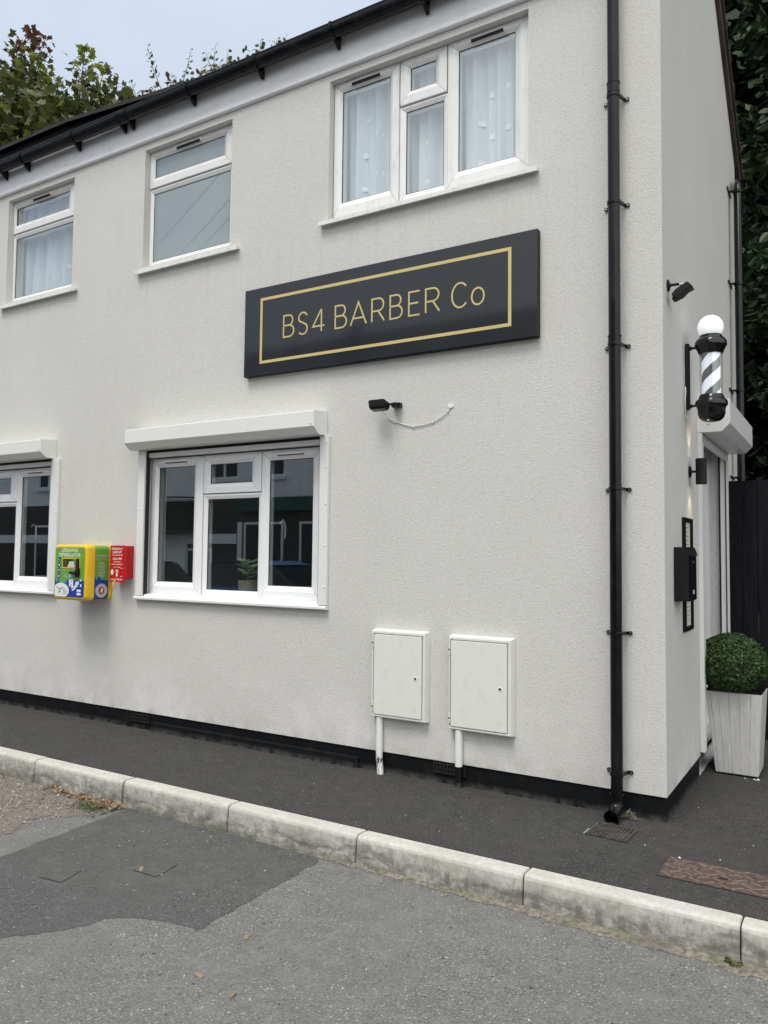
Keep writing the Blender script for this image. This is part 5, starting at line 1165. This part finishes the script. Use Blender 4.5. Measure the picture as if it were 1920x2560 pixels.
def maple():
    rd = random.Random(11)
    e = empty('maple_tree', (-15.0, 6.6, 0)); tag(e, 'maple with spiky leafy shoots, some lime and red, behind the roof at left', 'tree')
    tr = MB(); lf = MB(); lime = MB(); red = MB()
    tr.tube([(-15, 6.6, 0), (-15.05, 6.6, 3), (-14.9, 6.5, 6), (-14.8, 6.4, 8.5)], [.28, .22, .17, .1], 10)
    # shoots: (base, tip, leaf tint at tip)
    S = [((-14.6, 5.6, 10.2), (-14.40, 5.5, 13.02), 'r'), ((-14.5, 5.7, 10.5), (-14.10, 5.5, 12.75), 'r'), ((-15.1, 5.6, 10.4), (-14.95, 5.5, 12.98), 'g'), ((-15.5, 5.6, 10.4), (-15.4, 5.5, 12.4), 'g'), ((-15.9, 5.7, 10.3), (-15.9, 5.6, 12.7), 'g'), ((-14.3, 5.5, 10.6), (-14.12, 5.4, 12.25), 'l'),
         ((-14.2, 5.6, 10.2), (-13.83, 5.5, 11.88), 'l'), ((-13.8, 5.6, 9.9), (-13.45, 5.5, 11.45), 'g'), ((-13.1, 5.6, 9.8), (-12.58, 5.5, 12.0), 'l'), ((-13.3, 5.7, 9.9), (-12.95, 5.6, 11.3), 'g'), ((-12.7, 5.6, 9.7), (-11.90, 5.5, 11.38), 'l'), ((-12.9, 5.6, 9.6), (-12.3, 5.5, 11.0), 'g'),
         ((-12.0, 5.6, 9.6), (-11.52, 5.5, 10.97), 'g'), ((-11.9, 5.6, 9.6), (-11.40, 5.5, 10.60), 'g'), ((-12.2, 5.5, 9.7), (-11.98, 5.5, 10.55), 'l'), ((-16.4, 5.7, 10.2), (-16.6, 5.6, 12.9), 'g'), ((-17.2, 5.8, 10.2), (-17.5, 5.7, 12.6), 'g'), ((-11.4, 5.6, 9.6), (-11.1, 5.5, 10.45), 'g')]
    for b_, t_, c in S:
        b_, t_ = Vector(b_), Vector(t_); hub = Vector((-14.8, 6.4, 8.2)).lerp(b_, .3); bend = Vector((rd.uniform(-.08, .08), 0, 0))
        tr.tube([Vector((-14.8, 6.4, 8.0)), hub.lerp(b_, .5), b_, b_.lerp(t_, .5) + bend, t_], [.06, .035, .022, .012, .005], 6)
        n = int((t_ - b_).length * 70)
        for k in range(n):
            f = (k / n) ** .9; sp = .30 * (1 - f) ** .8 + .075; p = b_.lerp(t_, f) + bend * (1 - abs(2 * f - 1)) + Vector((rd.gauss(0, sp), rd.gauss(0, sp), rd.gauss(0, .07) - .02))
            nn = rdir(rd, .9); a = nn.orthogonal().normalized(); a = Matrix.Rotation(rd.uniform(0, 6.28), 3, nn) @ a
            tgt = lf
            if f > .84 and c == 'l': tgt = lime
            if f > .80 and c == 'r': tgt = red
            if rd.random() < .02: tgt = lime
            leaf_maple(tgt, p, nn, a, rd.uniform(.17, .29) * (1.05 - .3 * f))
    # mass of the crown
    for i in range(7000):
        cx = rd.uniform(-18.5, -11.6)
        top = 11.35 if cx < -13.9 else 11.35 - (cx + 13.9) * .56
        z = top - abs(rd.gauss(0, 1.15)) + .25 * noise.noise(Vector((cx * 1.7, 0, 0))); y = 5.9 + rd.gauss(0, .75)
        if z < 7: continue
        nn = rdir(rd, .9); a = nn.orthogonal().normalized(); a = Matrix.Rotation(rd.uniform(0, 6.28), 3, nn) @ a; leaf_maple(lime if rd.random() < .012 else lf, Vector((cx, y, z)), nn, a, rd.uniform(.20, .32))
    tr.build('trunk', 'bark', e); lf.build('crown', 'maple_leaf', e); lime.build('young_leaves', 'maple_lime', e); red.build('red_leaves', 'maple_red', e)
maple()

def climber():
    rd = random.Random(2)
    e = empty('climbing_shrub', (-9.6, 5.8, 0)); tag(e, 'thin shrub stems with round leaves rising above the gutter', 'shrub')
    tr = MB(); lf = MB()
    for x in (-10.6, -9.4, -8.2): tr.tube([(-9.6 + (x + 9.4) * .3, 5.8, 0), (x, 5.7, 5), (x, 5.6, 9.3)], [.05, .04, .02], 8)
    T = [((-10.29, 10.32), (-10.71, 11.32)), ((-9.73, 10.26), (-9.52, 10.85)), ((-8.95, 10.24), (-8.91, 10.73)), ((-8.98, 10.31), (-9.15, 10.69)), ((-8.62, 10.24), (-8.61, 10.52)), ((-7.85, 10.2), (-7.84, 10.46)), ((-7.48, 10.2), (-7.47, 10.36)), ((-7.31, 10.2), (-7.28, 10.32)), ((-10.97, 10.37), (-11.16, 10.79)), ((-10.12, 10.31), (-10.11, 10.56)), ((-9.25, 10.2), (-9.24, 10.43)), ((-10.6, 10.3), (-10.51, 10.46)), ((-9.95, 10.28), (-9.98, 10.44)), ((-8.80, 10.2), (-8.78, 10.38))]
    for (bx, bz_), (tx, tz_) in T:
        b_, t_ = Vector((bx, 5.5, bz_)), Vector((tx, 5.5, tz_)); mid = b_.lerp(t_, .5) + Vector(((bx - tx) * -.08, 0, 0))
        tr.tube([(bx + rd.uniform(-.1, .1), 5.6, 9.2), tuple(b_), tuple(mid), tuple(t_)], [.012, .008, .006, .003], 5)
        L = (t_ - b_).length; n = max(4, int(L * 17)); ax = (t_ - b_).normalized(); sd_ = Vector((ax.z, 0, -ax.x))
        for k in range(n):
            f = .22 + .78 * k / (n - 1) if L > .5 else k / (n - 1)
            p = b_.lerp(mid, f * 2) if f < .5 else mid.lerp(t_, f * 2 - 1); s_ = 1 if k % 2 else -1; sz = (.118 * (1 - .45 * f)) * rd.uniform(.8, 1.2)
            a = (sd_ * s_ + ax * rd.uniform(-.1, .5) + Vector((0, rd.gauss(0, .4), 0))).normalized(); nn = (Vector((0, -1, 0)) * rd.uniform(.3, 1) + rdir(rd) * .7); nn = (nn - a * nn.dot(a)).normalized()
            leaf_oval(lf, p + a * sz * .7, nn, a, sz, .36)
    for i in range(900):      # low leafy fringe just over the roof line
        x = rd.uniform(-11.6, -7.1); z = 10.12 + .22 * noise.noise(Vector((x * 2.3, 3, 0))) - abs(rd.gauss(0, .35)) + (.1 if x < -9.5 else 0) + .10; nn = rdir(rd, .2); a = nn.orthogonal().normalized(); leaf_oval(lf, Vector((x, 5.5 + rd.gauss(0, .15), z)), nn, Matrix.Rotation(rd.uniform(0, 6.28), 3, nn) @ a, rd.uniform(.06, .11), .38)
    tr.build('stem', 'bark', e); lf.build('foliage', 'twig_leaf', e)
climber()

def dark_tree(name, cx, cy, rx_, ry_, z0, z1, n, lab, seed, mat='dark_leaf', L=(.09, .16), trunk=True, clusters=420):
    rd = random.Random(seed); e = empty(name, (cx, cy, 0)); tag(e, lab, 'tree', 'trees behind the black fence')
    lf = MB(); C = []
    for i in range(clusters):
        t = rd.uniform(0, 2 * PI); u = rd.random() ** .5; z = rd.uniform(z0, z1); k = math.sqrt(max(.05, 1 - ((z - (z0 + z1) / 2) / ((z1 - z0) / 2)) ** 4)); C.append((Vector((cx + rx_ * u * k * math.cos(t), cy + ry_ * u * k * math.sin(t), z)), rd.uniform(.16, .42), rdir(rd, .0)))
    per = n // clusters
    for c, s_, dr_ in C:
        droop = Vector((dr_.x, dr_.y, -.45)).normalized()
        for k in range(per):
            p = c + droop * rd.uniform(-s_, s_) + Vector((rd.gauss(0, s_ * .35), rd.gauss(0, s_ * .35), rd.gauss(0, s_ * .25)))
            nn = rdir(rd, 1.1); a = (droop + rdir(rd, 0) * .6); a = (a - nn * a.dot(nn)).normalized(); leaf_oval(lf, p, nn, a, rd.uniform(*L), .3)
    lf.build('crown', mat, e)
    tr = MB(); tr.tube([(cx, cy, 0), (cx + .1, cy, (z0 + z1) * .3), (cx - .1, cy + .1, (z0 + z1) * .5), (cx, cy, z1 * .9)], [.22, .17, .12, .04], 10)
    for k in range(14): c = C[k * (clusters // 14)][0]; tr.tube([(cx, cy, max(1, c.z - 1.6)), tuple(c.lerp(Vector((cx, cy, c.z - 1)), .4)), tuple(c)], [.06, .035, .012], 6)
    tr.build('trunk', 'bark', e)
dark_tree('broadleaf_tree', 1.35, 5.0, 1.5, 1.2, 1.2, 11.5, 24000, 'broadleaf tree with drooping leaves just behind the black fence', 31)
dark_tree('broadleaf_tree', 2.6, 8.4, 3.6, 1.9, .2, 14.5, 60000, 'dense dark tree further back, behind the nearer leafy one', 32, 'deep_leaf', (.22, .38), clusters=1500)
dark_tree('broadleaf_tree', 1.6, 10.8, 3.4, 1.2, .1, 12.5, 36000, 'shade-dark tree furthest back, filling the gaps behind the others', 36, 'deep_leaf', (.34, .5), clusters=1500)
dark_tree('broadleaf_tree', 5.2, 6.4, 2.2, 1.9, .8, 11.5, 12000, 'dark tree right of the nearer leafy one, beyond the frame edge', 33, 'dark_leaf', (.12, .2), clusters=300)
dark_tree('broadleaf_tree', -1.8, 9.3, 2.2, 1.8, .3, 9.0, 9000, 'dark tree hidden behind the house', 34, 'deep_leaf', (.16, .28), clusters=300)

# ---------------- inside the shop, seen faintly through the glass
e = empty('potted_plant', (-3.36, .30, 1.13)); tag(e, 'leafy green houseplant in a woven pot on the shop windowsill', 'houseplant')
mb = MB(); mb.lathe([(.001, 1.132), (.070, 1.132), (.082, 1.262), (.076, 1.262), (.072, 1.25), (.001, 1.248)], (-3.36, .30, 0), 24, cap=False); mb.build('pot', 'pot', e)
mb = MB(); rd = random.Random(8)
for k in range(13):
    an = k * 2.4; h = 1.29 + .011 * k; d = Vector((math.cos(an), math.sin(an) * .6, .25)).normalized(); p = Vector((-3.36, .30, h)); nn = Vector((0, -.55, .8)) + rdir(rd) * .35; nn = (nn - d * nn.dot(d)).normalized()
    leaf_oval(mb, p + d * rd.uniform(.05, .085), nn, d, rd.uniform(.075, .115), .24)
mb.build('foliage', 'plant_leaf', e)
mb = MB(); mb.tube([(-3.36, .3, 1.24), (-3.357, .3, 1.44)], .004, 6); mb.build('stem', 'green_mark', e)
B(-4.25, -2.43, .17, .40, 1.09, 1.128).build('window_board', 'white', bld)
e = empty('barber_mirror', (-3.9, 3.0, 1.3)); tag(e, 'white-framed barber mirror inside the shop window', 'mirror')
B(-4.4, -3.75, 3.10, 3.14, 1.0, 2.0).build('glass', 'mirror', e)
mb = MB(); mb.ring((-4.44, -3.71, .96, 2.04), (-4.39, -3.76, 1.01, 1.99), [(0, 3.14), (0, 3.06), (1, 3.06), (1, 3.14)]); mb.build('frame', 'white', e)
e = empty('work_counter', (-3.9, 2.8, 0)); tag(e, 'navy work counter with a red tray inside the shop', 'counter')
B(-4.9, -3.0, 2.5, 3.15, .02, .86).build('cabinet', 'navy_unit', e, bevel=.01); B(-4.92, -2.98, 2.47, 3.16, .86, .90).build('worktop', 'interior_dark', e)
tag(B(-4.0, -3.6, 2.55, 2.8, .901, .95).build('tray', 'red', None, bevel=.006), 'red tray on the work counter inside', 'tray')
e = empty('barber_chair', (-3.35, 1.7, 0)); tag(e, 'black barber chair with steel base inside the shop', 'chair')
mb = MB(); mb.lathe([(.30, .03), (.30, .05), (.05, .09), (.045, .5)], (-3.35, 1.7, 0), 20); mb.build('base', 'steel', e)
B(-3.6, -3.1, 1.45, 1.95, .5, .62).build('seat', 'black', e, bevel=.03); mb = MB(); mb.obox((-3.35, 2.0, .95), Vector((1, 0, 0)), Vector((0, .97, -.22)), Vector((0, .22, .97)), .24, .05, .34); mb.build('backrest', 'black', e, bevel=.03)
B(-3.47, -3.23, 2.06, 2.14, 1.33, 1.48).build('headrest', 'black', e, bevel=.02)
for sx in (-3.64, -3.06): B(sx - .03, sx + .03, 1.5, 1.95, .76, .82).build('armrest', 'black', e, bevel=.015)
e = empty('television', (-4.0, 3.1, 1.9)); tag(e, 'black wall-mounted television inside the shop', 'television')
B(-3.55, -2.75, 3.10, 3.15, 1.55, 2.05).build('casing', 'black', e, bevel=.005); B(-3.53, -2.77, 3.096, 3.0995, 1.57, 2.03).build('screen', 'blackgloss', e)

# ---------------- across the road (behind the camera; reflected in the glass)
YO = -13.2
ob = empty('terraced_building', (-14, YO, 0)); tag(ob, 'white and brown terraced shops across the road, reflected in the windows', 'building')
mb = MB(); ho = [(-14.6, -13.4, 3.75, 5.0), (-16.4, -15.2, 3.75, 5.0), (-20.5, -19.3, 3.75, 5.0), (-25, -23.8, 3.75, 5.0), (-10.5, -9.3, 3.75, 5.0), (-6, -4.8, 3.75, 5.0)]
wall_holes(mb, -34, 6, 3.12, 6.4, ho, lambda u, v, t: (u, YO - t, v), .15, 1)
mb.poly([(-34, YO - 7, -.1), (-34, YO, -.1), (-34, YO, 6.4), (-34, YO - 3.5, 8.6), (-34, YO - 7, 6.4)]); mb.poly([(6, YO - 7, -.1), (6, YO, -.1), (6, YO, 6.4), (6, YO - 3.5, 8.6), (6, YO - 7, 6.4)])
mb.poly([(-34, YO - 7, -.1), (6, YO - 7, -.1), (6, YO - 7, 6.4), (-34, YO - 7, 6.4)]); mb.build('upper_wall', 'cream_wall', ob)
mb = MB(); mb.poly([(-34, YO, -.05), (6, YO, -.05), (6, YO, 3.12), (-34, YO, 3.12)]); mb.build('shopfront', 'brown', ob)
for h_ in ho:
    mb = MB(); c_ = (h_[0] + h_[1]) / 2
    mb.ring((h_[0], h_[1], h_[2], h_[3]), (h_[0] + .07, h_[1] - .07, h_[2] + .07, h_[3] - .07), [(0, YO - .1), (0, YO - .03), (1, YO - .03), (1, YO - .1)]); mb.box(c_ - .04, c_ + .04, YO - .09, YO - .035, h_[2] + .07, h_[3] - .07); mb.box(h_[0] - .08, h_[1] + .08, YO - .02, YO + .09, h_[2] - .1, h_[2] - .005)
    wi = mb.build('window', 'white', ob); B(h_[0] + .02, h_[1] - .02, YO - .085, YO - .08, h_[2] + .02, h_[3] - .02).build('pane', 'carglass', wi)
for a, b_, c_ in ((-15.15, -14.98, 'cream_wall'), (-13.3, -12.9, 'amber'), (-10.6, -10.2, 'cream_wall'), (-7.9, -6.2, 'interior')): B(a, b_, YO + .004, YO + .05, -.05, 2.4 if c_ != 'amber' else 1.2).build('door_panel', c_, ob)
for k in range(14): MB().tube([(-13.4 + k * .32, -9.6, -.03), (-13.4 + k * .32, -9.6, .95)], .018, 6).build('railing_post', 'white', ob)
MB().tube([(-13.4, -9.6, .95), (-9.24, -9.6, .95)], .022, 6).build('railing_bar', 'white', ob)
mb = B(-15.2, 6, YO + .002, YO + .14, 2.72, 3.12); mb.build('shop_fascia', 'greenf', ob)
B(-34, -15.2, YO + .002, YO + .05, 1.75, 2.05).build('lintel', 'cream_wall', ob)
B(-18.35, -17.25, YO + .004, YO + .12, -.05, 1.75).build('pillar', 'cream_wall', ob)
for (a, b_, z0_, z1_) in ((-17.3, -16.2, .4, 1.6), (-12.8, -10.9, .5, 2.4), (-14.9, -13.4, .5, 2.4), (-9.9, -8, .5, 2.4), (-6, -4, .5, 2.4), (-20.2, -19, .3, 1.6), (-25, -22, .5, 2.4)):
    mb = MB(); mb.ring((a, b_, z0_, z1_), (a + .07, b_ - .07, z0_ + .07, z1_ - .07), [(0, YO), (0, YO + .04), (1, YO + .04), (1, YO)]); wi = mb.build('shop_window', 'white', ob)
    B(a + .06, b_ - .06, YO + .006, YO + .012, z0_ + .06, z1_ - .06).build('pane', 'carglass', wi)
mb = MB()
mb.poly([(-34.2, YO + .35, 6.3), (6.2, YO + .35, 6.3), (6.2, YO - 3.5, 8.7), (-34.2, YO - 3.5, 8.7)]); mb.poly([(-34.2, YO - 7.35, 6.3), (6.2, YO - 7.35, 6.3), (6.2, YO - 3.5, 8.7), (-34.2, YO - 3.5, 8.7)]); mb.build('roof', 'tile', ob)
mb = MB()     # bowed balcony
bp = [(-18.9 + 2.2 * k / 12, YO + .75 * math.sin(PI * k / 12) + .01) for k in range(13)]
mb.prism(bp, lambda u, v, t: (u, v, t), 2.05, 2.17); bal = mb.build('balcony', 'interior_dark', ob)
mb = MB(); mb.tube([(u, v, 3.2) for u, v in bp], .02, 6); mb.tube([(u, v, 2.95) for u, v in bp], .012, 6)
for k in range(49):
    f = k / 4; i = min(11, int(f)); u = bp[i][0] + (bp[i + 1][0] - bp[i][0]) * (f - i); v = bp[i][1] + (bp[i + 1][1] - bp[i][1]) * (f - i); mb.tube([(u, v, 2.15), (u, v, 3.2)], .009, 5)
mb.build('railing', 'blackmatt', bal)

def car(x, y, mat, lab, face=1):
    e = empty('parked_car', (x, y, -.155)); tag(e, lab, 'car', 'cars parked behind the camera')
    z0 = -.155
    def P(u, v, t): return (x + face * u, y + t, z0 + v)
    side = [(-2.05, .32), (-2.12, .5), (-2.08, .78), (-1.95, .90), (-1.2, .96), (.75, .98), (1.75, .86), (2.05, .70), (2.10, .45), (2.02, .28), (1.65, .26), (-1.6, .26)]
    mb = MB(); mb.prism(side, P, -.84, .84); mb.build('body', mat, e, bevel=.06, seg=3)
    top = [(-1.75, .93), (-1.35, 1.38), (-.95, 1.46), (.15, 1.46), (.55, 1.36), (1.15, .95)]
    mb = MB(); b = len(mb.v)
    for s_, k in ((-1, .76), (1, .76)): mb.v += [P(u, v, s_ * (k - (.14 if v > 1.2 else 0))) for u, v in top]
    n = len(top)
    for i in range(n - 1): mb.face((i, i + 1, n + i + 1, n + i))
    mb.face(list(range(n))); mb.face(list(range(n, 2 * n))); mb.build('cabin', 'carglass', e)
    mb = MB(); mb.prism([(-1.28, 1.42), (-.95, 1.475), (.15, 1.475), (.50, 1.40), (.15, 1.455), (-.95, 1.455)], P, -.60, .60); mb.build('roof', mat, e)
    for wx in (-1.30, 1.32):
        for s_ in (-1, 1):
            mb = MB(); mb.lathe([(.2, -.1), (.31, -.1), (.32, -.07), (.32, .07), (.31, .1), (.2, .1)], (x + face * wx, y + s_ * .76, z0 + .32), 24, 'y'); wh = mb.build('wheel', 'tyre', e)
            mb = MB(); mb.lathe([(.01, .0), (.19, .0)], (x + face * wx, y + s_ * .868, z0 + .32), 16, 'y', cap=False); mb.build('rim', 'steel', wh)
    for s_ in (-.62, .62): mb = MB(); mb.box(min(x + face * 2.04, x + face * 2.125), max(x + face * 2.04, x + face * 2.125), y + s_ - .14, y + s_ + .14, z0 + .58, z0 + .72); mb.build('headlight', 'white_sticker', e, bevel=.02)
car(-9.4, -7.9, 'carblue', 'dark blue hatchback parked across the road, seen in reflections')
car(-14.2, -7.9, 'cargrey', 'grey hatchback parked behind the blue car, seen in reflections', -1)
dark_tree('slim_tree', -9.7, -11.6, .55, .5, 1.6, 7.1, 2600, 'slim tree across the road, reflected in the shop sign', 35, 'deep_leaf', (.10, .2), clusters=90)
bpy.data.objects['slim_tree']['group'] = 'trees across the road'
for (a, b_, lab) in (((-19.86, -13.9, 12.14), (-8.48, -5.0, 8.03), 'overhead wire sloping from a far pole, topmost of three'), ((-18.8, -13.9, 11.6), (-8.14, -5.0, 7.58), 'overhead wire, middle one of three'), ((-17.79, -13.9, 11.62), (-8.14, -5.0, 7.26), 'overhead wire, lowest of three')):
    A, Bv = Vector(a), Vector(b_); A2 = A + (A - Bv) * .4; B2 = Bv + (Bv - A) * .3
    m2 = MB(); m2.tube([tuple(A2.lerp(B2, k / 14) - Vector((0, 0, .05 * math.sin(PI * k / 14)))) for k in range(15)], .017, 5); tag(m2.build('overhead_wire', 'wire'), lab, 'wire', 'overhead wires over the road')
